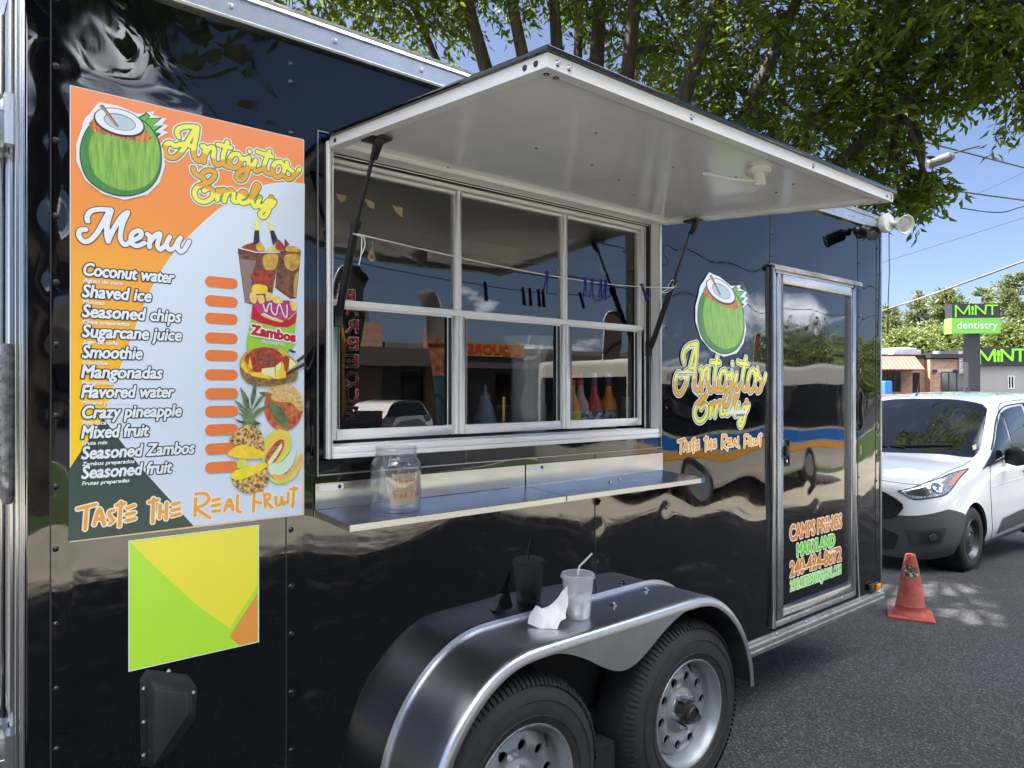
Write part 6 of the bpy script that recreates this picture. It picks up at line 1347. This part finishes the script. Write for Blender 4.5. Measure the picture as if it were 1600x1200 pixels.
flag(12.4, -15.6, R(172), 'feather flag with teal and orange pattern seen mirrored beside the first mullion', [mat('flag_grey', (.12, .11, .11), .8), mat('flag_fire', (.26, .06, .04), .8, vary=(5, .6, (.42, .16, .07))), mat('flag_teal', (.03, .09, .10), .8, vary=(3, .5))], None, True)
flag(19.0, -15.5, R(10), 'dark brown feather flag seen mirrored in the middle pane', [mat('flag_brown', (.05, .03, .028), .8)])
flag(29.6, -16.0, R(10), 'rust red feather flag seen mirrored beside the door', [mat('flag_rust', (.16, .05, .035), .8)])
b = MB(); x, y = 11.5, -27; b.tube([(x, y, -.3), (x, y, 9)], [.16, .12], 10); b.tube([(x - 1.2, y, 8.2), (x + 1.2, y, 8.2)], .06, 6); tag(b.build('utility_pole', mat('pole_wood', (.16, .12, .09), .8), None, smooth=60), 'wooden utility pole seen mirrored in the left pane', 'utility pole')

# ------------------------------------------------------------------ overhead cables
cab_m = mat('cable_black', (.02, .02, .022), .5)
def cable(pts, r, label, sag=0, group='overhead cables', m=None):
    a, c = Vector(pts[0]), Vector(pts[-1]); b = MB()
    if len(pts) == 2: q = [a.lerp(c, t) - Vector((0, 0, sag * 4 * t * (1 - t))) for t in np.linspace(0, 1, 24)]
    else: q = [Vector(p) for p in catmull(pts, 8)]
    b.tube(q, r, 6); return tag(b.build('overhead_cable', m or cab_m, None, smooth=60), label, 'cable', group)
cable([at(1290, 513, 26), at(1720, 362, 17)], .028, 'thick grey cable rising to the right across the sky above the far trees', .1, m=mat('cable_grey', (.16, .16, .15), .5))
cable([at(1380, 203, 12), at(1450, 223, 14), at(1600, 262, 17), at(1700, 288, 19)], .017, 'black cable running out of the tree just above the ribbed splice case')
cable([at(1380, 275, 12), at(1480, 296, 14), at(1600, 313, 17), at(1700, 326, 19)], .017, 'black cable leaving the tree crown below the ribbed splice case')
cable([at(1500, 325, 11), at(1560, 332, 11), at(1600, 322, 11), at(1680, 300, 11)], .009, 'slack thin cable drooping at the tip of the lowest leafy bough')
cable([at(1440, 325, 18), at(1520, 305, 18), at(1600, 270, 18), at(1680, 240, 18)], .005, 'hair-thin wire slanting up to the right below the splice case')
cable([at(1290, 438, 30), at(1600, 340, 30), at(1700, 305, 30)], .010, 'faint thin wire high above the thick grey cable')
cable([Vector((-30, -14, 7.4)), Vector((75, -14, 7.0))], .03, 'black cable seen as a wavy line mirrored in the trailer wall above the door', .9)
cable([Vector((-30, -13.4, 5.9)), Vector((75, -14.6, 5.6))], .022, 'thinner black cable mirrored lower across the upper window panes', .7)
def bollard(x, lab):
    b = MB(); b.lathe([(.09, -.4), (.09, .95), (.06, 1.02), (0, 1.04)], (x, -30.2, 0), (0, 0, 1), 12); tag(b.build('bollard', mat('bollard_yellow', (.30, .20, .03), .5), None, smooth=40), lab, 'bollard', 'yellow bollards before the shops')
bollard(26.6, 'yellow bollard mirrored beside the sleeved cups in the middle pane'); bollard(30.6, 'yellow bollard mirrored near the second mullion'); bollard(22.9, 'yellow bollard mirrored near the first mullion')
b = MB(); q0, q1 = at(1448, 258, 12), at(1488, 244, 12); b.tube([q0.lerp(q1, t) for t in np.linspace(0, 1, 23)], [(.085 if i % 2 else .070) if 1 < i < 21 else .06 for i in range(23)], 14)
o = b.build('splice_case', mat('grey_splice', (.13, .12, .12), .6), None, smooth=30); tag(o, 'grey ribbed splice case hanging from a cable at the edge of the leaves', 'cable case')
b = MB(); b.tube([q1 + Vector((-.05, 0, .03)), at(1500, 236, 12), at(1530, 228, 12)], .016, 6); b.build('hanger_arm', black_pl, o)
# ------------------------------------------------------------------ trees
bark = mat('tree_bark', (.062, .048, .037), .9, vary=(7, .45), bump=(22, .8, .02), stretch=(3, 3, .6)); leaf_m = leafmat('broad_leaves', (.052, .086, .013), (.135, .185, .030), (1.9, 1.9, .55), .5)
leaf_far = leafmat('far_foliage', (.10, .135, .04), (.21, .245, .10), (1.3, 1.3, .7), .35); leaf_far2 = leafmat('far_needles', (.105, .135, .06), (.22, .245, .115), (1.2, 1.2, .8), .3)
def leaves(C_, dirs, L_, W_, droop=.3, rg=rng):
    # one folded pointed leaf (6 vertices, 4 faces) per centre
    n = len(C_); d = dirs + rg.normal(0, .45, (n, 3)); d[:, 2] -= droop; d /= np.linalg.norm(d, axis=1)[:, None]
    a = rg.normal(0, 1, (n, 3)); a[:, 2] += .0; s = np.cross(d, a); s /= np.linalg.norm(s, axis=1)[:, None] + 1e-9; u = np.cross(s, d)
    l = L_ * rg.uniform(.65, 1.25, (n, 1)); w = W_ * rg.uniform(.7, 1.25, (n, 1))
    p = [C_, C_ + d * l * .45 + s * w * .5 + u * w * .22, C_ + d * l * .5 - u * w * .05, C_ + d * l * .45 - s * w * .5 + u * w * .22, C_ + d * l - u * l * .12]
    V = np.stack(p, 1).reshape(-1, 3); b = np.arange(n)[:, None] * 5
    F = np.concatenate([b + np.array([[0, 1, 2]]), b + np.array([[1, 4, 2]]), b + np.array([[0, 2, 3]]), b + np.array([[2, 4, 3]])], 0)
    return V, F
def tri_mesh(name, V, F, m, parent=None):
    me = bpy.data.meshes.new(name); me.vertices.add(len(V)); me.vertices.foreach_set('co', V.astype(np.float32).ravel())
    me.loops.add(len(F) * 3); me.loops.foreach_set('vertex_index', F.astype(np.int32).ravel()); me.polygons.add(len(F)); me.polygons.foreach_set('loop_start', np.arange(len(F), dtype=np.int32) * 3); me.polygons.foreach_set('loop_total', np.full(len(F), 3, np.int32))
    me.materials.append(m); me.update(calc_edges=True); o = bpy.data.objects.new(name, me); C.objects.link(o)
    if parent is not None: o.parent = parent; o.matrix_parent_inverse = WM(parent).inverted()
    return o
TX, TY = 5.75, 3.85
tree = thing('shade_tree', (TX, TY, gz(TX)), 'large spreading broadleaf tree rising behind the trailer and overhanging it', 'tree')
fork = Vector((TX, TY, 1.9)); wood = MB()
wood.tube([(TX + .05, TY, gz(TX) - .1), (TX, TY, .4), (TX - .02, TY, 1.2), fork + Vector((0, 0, .15))], [.42, .34, .31, .30], 14)
blobs = [(at(px, py, d), r) for px, py, d, r in ((455, -50, 7.2, .75), (520, -40, 7.6, .8), (600, -20, 8, .8), (650, 25, 8.5, .7), (700, -70, 7.5, 1), (800, -90, 7.5, 1.0), (890, -60, 8, .9), (960, -30, 8.3, 1.0), (1030, 20, 8.2, .8), (1080, 90, 8, .7), (1120, 150, 7.6, .6), (1010, 95, 9, .7), (1165, 190, 7.2, .6), (1230, 165, 7.2, .8), (1190, 70, 7, .8), (1265, 215, 6.8, .6), (1310, 225, 6.6, .55), (1350, 250, 6.5, .48), (1385, 272, 6.4, .38), (1420, 285, 6.4, .28), (1450, 285, 6.3, .20), (1400, 200, 6.6, .40), (1330, 150, 6.6, .8), (1400, 140, 6.4, .45), (1440, 80, 6.2, .6), (1530, 90, 6.1, .5), (1590, 110, 6.0, .42), (1600, 40, 6, .8), (1490, 30, 6, .7), (1370, 40, 6.5, .9), (1260, 0, 6.6, 1.0), (1540, -60, 5.6, 1.0), (1650, 90, 6, .7), (1130, -20, 7.2, .9), (1435, 312, 6.3, .15), (1395, 312, 6.4, .16))]
r5 = random.Random(11); over = []
for k in range(400):
    if len(over) >= 62: break
    x, y = r5.uniform(-2.5, 9.8), r5.uniform(-1.0, 7.0)
    if math.hypot((x - 4) / 6.6, (y - 2.2) / 5.2) > 1: continue
    d = x * AX[0] + (y + 1.9) * AX[1]; z = max(5.6, 3.2 + .56 * d) + r5.uniform(0, 1.6)
    if all((Vector((x, y, z)) - q).length > .95 for q, _ in over): over.append((Vector((x, y, z)), r5.uniform(.75, 1.15)))
for q in ((6.9, 1.2, 8.3), (8.0, 1.6, 8.8), (9.0, 2.4, 9.2), (7.6, 3.2, 9.0), (8.6, .6, 8.9), (6.2, 2.4, 8.4), (9.6, 1.4, 9.6), (7.0, .2, 8.2), (9.2, 3.6, 9.8), (8.2, 2.5, 10.2)): over.append((Vector(q), .85))
for q in ((12.2, 3.2, 8.9), (13, 2.2, 9.0), (12.6, 4.6, 9.5), (13.3, 3.8, 9.4), (11.6, 2.2, 8.6), (12.2, 1.2, 8.7), (13.4, 5, 10), (14.3, 3.9, 9.9), (12.9, 1.0, 9.1)): over.append((Vector(q), .62))
n0_ = len(over)
for k in range(900):
    x, y, z = r5.uniform(-3.8, 5.2), r5.uniform(-1.3, 2.6), r5.uniform(6.6, 8.4)
    if len(over) < n0_ + 46 and all((Vector((x, y, z)) - q).length > .8 for q, _ in over): over.append((Vector((x, y, z)), 1.0))
# crown high above, closing the shade over the pitch
limbs = [at(740, 40, 7.6), at(805, 30, 7.5), at(868, 40, 7.9), at(935, 40, 8.2), at(990, 20, 7.6), at(1120, 0, 6.8), at(1205, 95, 6.9), at(655, 30, 8.2), at(1330, 120, 6.5), at(1480, 90, 6.1), at(905, 0, 8.8)]
ends = []
for i, e in enumerate(limbs):
    r0 = (.125, .115, .12, .15, .13, .12, .11, .07, .10, .09, .09)[i]; mid = fork.lerp(e, .5) + Vector((0, 0, -.22 if i in (5, 6, 8, 9) else .05)) + Vector((r5.uniform(-.15, .15), r5.uniform(-.15, .15), 0))
    up_ = e + (e - mid).normalized() * 1.6 + Vector((0, 0, .6)); pts = [fork - Vector((0, 0, .1)), fork.lerp(mid, .55) + Vector((r5.uniform(-.08, .08), 0, .05)), mid, e, up_]; pts = [Vector(p) for p in catmull([tuple(p) for p in pts], 5)]
    n = len(pts); wood.tube(pts, [r0 * (1.25 - .95 * (j / (n - 1))) for j in range(n)], 9); ends += [(pts[j], r0 * (1.25 - .95 * (j / (n - 1)))) for j in range(6, n, 2)]
gaps = []
for px, py, a_, b_, z_ in ((1480, 915, .46, .27, -.12), (1405, 915, .28, .18, -.08), (1440, 925, .16, .12, -.1), (1392, 936, .24, .17, -.06), (1352, 966, .30, .15, -.04), (1570, 925, .30, .18, -.2), (1540, 968, .30, .15, -.1), (1425, 745, .22, .20, .72), (1480, 722, .20, .13, .83), (1455, 705, .12, .10, .88), (1480, 622, .26, .2, 1.5), (1535, 628, .3, .2, 1.48), (1330, 1010, .14, .08, 0)):
    dd = (1.6 - z_) / ((py - 608) / FPX); q = at(px, py, dd); gaps.append((q.x, q.y, z_, a_, b_))
VV, FF, nb = [], [], 0
allb = [(c, r, True) for c, r in blobs] + [(c, r, False) for c, r in over]
for c, r, near in allb:
    s, sr = min(ends, key=lambda q: (q[0] - c).length); m = s.lerp(c, .55) + Vector((r5.uniform(-.12, .12), r5.uniform(-.12, .12), .12)); rr = min(.040, sr * .6)
    pts = [Vector(p) for p in catmull([tuple(s), tuple(m), tuple(c), tuple(c + (c - m).normalized() * r * .7)], 4)]; n = len(pts); wood.tube(pts, [rr * (1 - .85 * j / (n - 1)) + .003 for j in range(n)], 6)
    ntw = int((122 if near else 62) * r * r) + 9; cc = np.array(c)
    for t in range(ntw):
        v = rng.normal(0, 1, 3); v /= np.linalg.norm(v); v *= r * rng.uniform(.25, 1.05) ** .6; v[2] *= .72; tip = cc + v
        dr = np.array([v[0], v[1], v[2] * .3 - .25 * r]); dr /= np.linalg.norm(dr) + 1e-9; ln = .30 * rng.uniform(.6, 1.3) * min(1, .45 + r)
        k = int(rng.integers(9, 15)) if near else int(rng.integers(8, 13)); tt = np.linspace(0, 1, k)[:, None]; sag = np.array([0, 0, -1.]) * (tt ** 2) * .10
        P = tip + dr * ln * (tt - .3) + sag + rng.normal(0, .022, (k, 3)); sidev = np.cross(dr, [0, 0, 1.0]); sidev /= np.linalg.norm(sidev) + 1e-9
        D = dr * .6 + sidev * np.where(np.arange(k) % 2, 1, -1)[:, None] * .8
        if gaps is not None:                        # openings in the crown that let flecks of sun through
            keep = np.ones(len(P), bool)
            for gx, gy, g0, ga, gb in gaps:
                tt_ = (P[:, 2] - g0) / sv.z; keep &= (((P[:, 0] - sv.x * tt_ - gx) / ga) ** 2 + ((P[:, 1] - sv.y * tt_ - gy) / gb) ** 2) > 1
            P, D = P[keep], D[keep]
            if not len(P): continue
        V, F = leaves(P, D, .108 if near else .16, .040 if near else .085, .35); VV.append(V); FF.append(F + nb); nb += len(V)
        if near and t % 2 == 0: q = tip - dr * ln * .3; wood.tube([tuple(cc + v * .35), tuple(q), tuple(tip + dr * ln * .7 - np.array([0, 0, .06]))], [.007, .0045, .002], 4, cap=False)
tree_w = wood.build('trunk', bark, tree, smooth=60); tri_mesh('crown', np.concatenate(VV), np.concatenate(FF), leaf_m, tree)

def bg_tree(px, ybase, ytop, d, wpx, label, style, seed, sparse=1.0):
    k = d / FPX; p = at(px, 608, d); zb = gz(p.x); zt = 1.6 + (608 - ytop) * k; w = wpx * k / 2; rg = np.random.default_rng(seed)
    o = thing('broadleaf_tree' if style == 'round' else 'pine_tree', (p.x, p.y, zb), label, 'tree', 'trees beyond the buildings'); T = MB(); H_ = zt - zb
    T.tube([(p.x, p.y, zb), (p.x + .1, p.y, zb + H_ * .5), (p.x, p.y, zt - H_ * .04)], [.24, .16, .03], 8); VV, FF, nb = [], [], 0
    nbr = int((58 if style == 'pine' else 56) * sparse)
    for i in range(nbr):
        t = (i + rg.uniform(0, 1)) / nbr; z = zb + H_ * (.16 + .82 * t); a = rg.uniform(0, 2 * math.pi); prof = (1 - t) ** .55 * (.55 + .45 * min(1, t * 4)) if style == 'pine' else math.sin(math.pi * min(.98, .12 + .86 * t)) ** .6
        ln = w * prof * rg.uniform(.65, 1.12); rise = ln * (rg.uniform(.05, .35) if style == 'pine' else rg.uniform(-.1, .5)); tip = np.array([p.x + math.cos(a) * ln, p.y + math.sin(a) * ln, z + rise]); root = np.array([p.x, p.y, z - .1])
        T.tube([tuple(root), tuple(root * .5 + tip * .5 + np.array([0, 0, -.08])), tuple(tip)], [.05, .03, .012], 4, cap=False)
        m = int(ln * (95 if style == 'pine' else 130)) + 24; s = rg.uniform(.28, 1.05, m)[:, None]; spread = np.array([.30, .30, .13]) if style == 'pine' else np.array([.5, .5, .38])
        P = root + (tip - root) * s + rg.normal(0, 1, (m, 3)) * spread * (.6 + .5 * s) * min(1.3, .5 + ln * .35)
        V, F = leaves(P, np.tile((tip - root) / (np.linalg.norm(tip - root) + 1e-9), (m, 1)), .40 if style == 'pine' else .30, .13 if style == 'pine' else .17, -.15 if style == 'pine' else .1, rg); VV.append(V); FF.append(F + nb); nb += len(V)
    T.build('trunk', bark, o, smooth=60); tri_mesh('crown', np.concatenate(VV), np.concatenate(FF), leaf_far2 if style == 'pine' else leaf_far, o); return o
bg_tree(1388, 600, 478, 62, 84, 'yellow green pine nearest the trailer end', 'pine', 1); bg_tree(1436, 600, 455, 66, 92, 'tall slim pine directly above the red mansard roof', 'pine', 2); bg_tree(1482, 600, 448, 60, 110, 'broad grey green pine left of and behind the sign pylon', 'pine', 3, 1.3); bg_tree(1535, 600, 446, 72, 90, 'hazy pine directly behind the sign pylon', 'pine', 4); bg_tree(1588, 600, 424, 58, 128, 'tallest feathery pine at the right edge beyond the sign', 'pine', 5, 1.1)
bg_tree(1410, 605, 520, 54, 90, 'round bushy tree behind the roof machinery of the brick building', 'round', 6); bg_tree(1470, 605, 515, 56, 80, 'dark bushy tree between the pines left of the sign post', 'round', 7); bg_tree(1572, 605, 512, 52, 84, 'bright bushy tree just above the black sign band of the pale building', 'round', 8); bg_tree(1530, 605, 516, 58, 70, 'low bushy tree directly behind the sign post', 'round', 9); bg_tree(1640, 605, 490, 55, 90, 'bushy tree cut by the right edge of the photo', 'round', 10)
def far_tree(x, y, h, w, label, seed, high=None):
    rg = np.random.default_rng(seed); z0 = -.6; o = thing('broadleaf_tree', (x, y, z0), label, 'tree', 'trees across the road'); T = MB(); T.tube([(x, y, z0), (x, y, z0 + h * (.6 if not high else .8))], [.3, .12], 8); T.build('trunk', bark, o, smooth=60)
    n = 2600 if not high else 7000; cs = rg.normal(0, 1, (22, 3)); cs /= np.linalg.norm(cs, axis=1)[:, None]; cs *= rg.uniform(.3, .8, (22, 1)); P = cs[rg.integers(0, 22, n)] + rg.normal(0, .20, (n, 3)); P = np.array([x, y, z0 + h * .6 if not high else high]) + P * np.array([w / 2, w / 2, h * (.40 if not high else .27)]); V, F = leaves(P, rg.normal(0, 1, (n, 3)), .5, .3, .1, rg); tri_mesh('crown', V, F, leaf_far, o)
for i, (x, y, h, w) in enumerate(((52, -26, 7.5, 9), (64, -30, 6.5, 9), (76, -34, 8, 10), (92, -40, 7.5, 12), (112, -46, 9, 14), (135, -52, 9.5, 15), (-4, -12.5, 8, 5))):
    far_tree(x, y, h, w, ['roadside tree mirrored low in the trailer door, nearest of its row', 'low roadside tree mirrored in the trailer door', 'taller roadside tree mirrored in the trailer door', 'wide roadside tree mirrored near the trailer corner', 'big distant tree mirrored near the trailer corner', 'farthest big tree mirrored at the trailer corner', 'small tree on the grass verge mirrored left of the menu sticker'][i], 40 + i)

far_tree(1.4, -9.0, 14, 8.5, 'tall dark tree on the grass verge mirrored above the menu sticker', 60, 10.0)
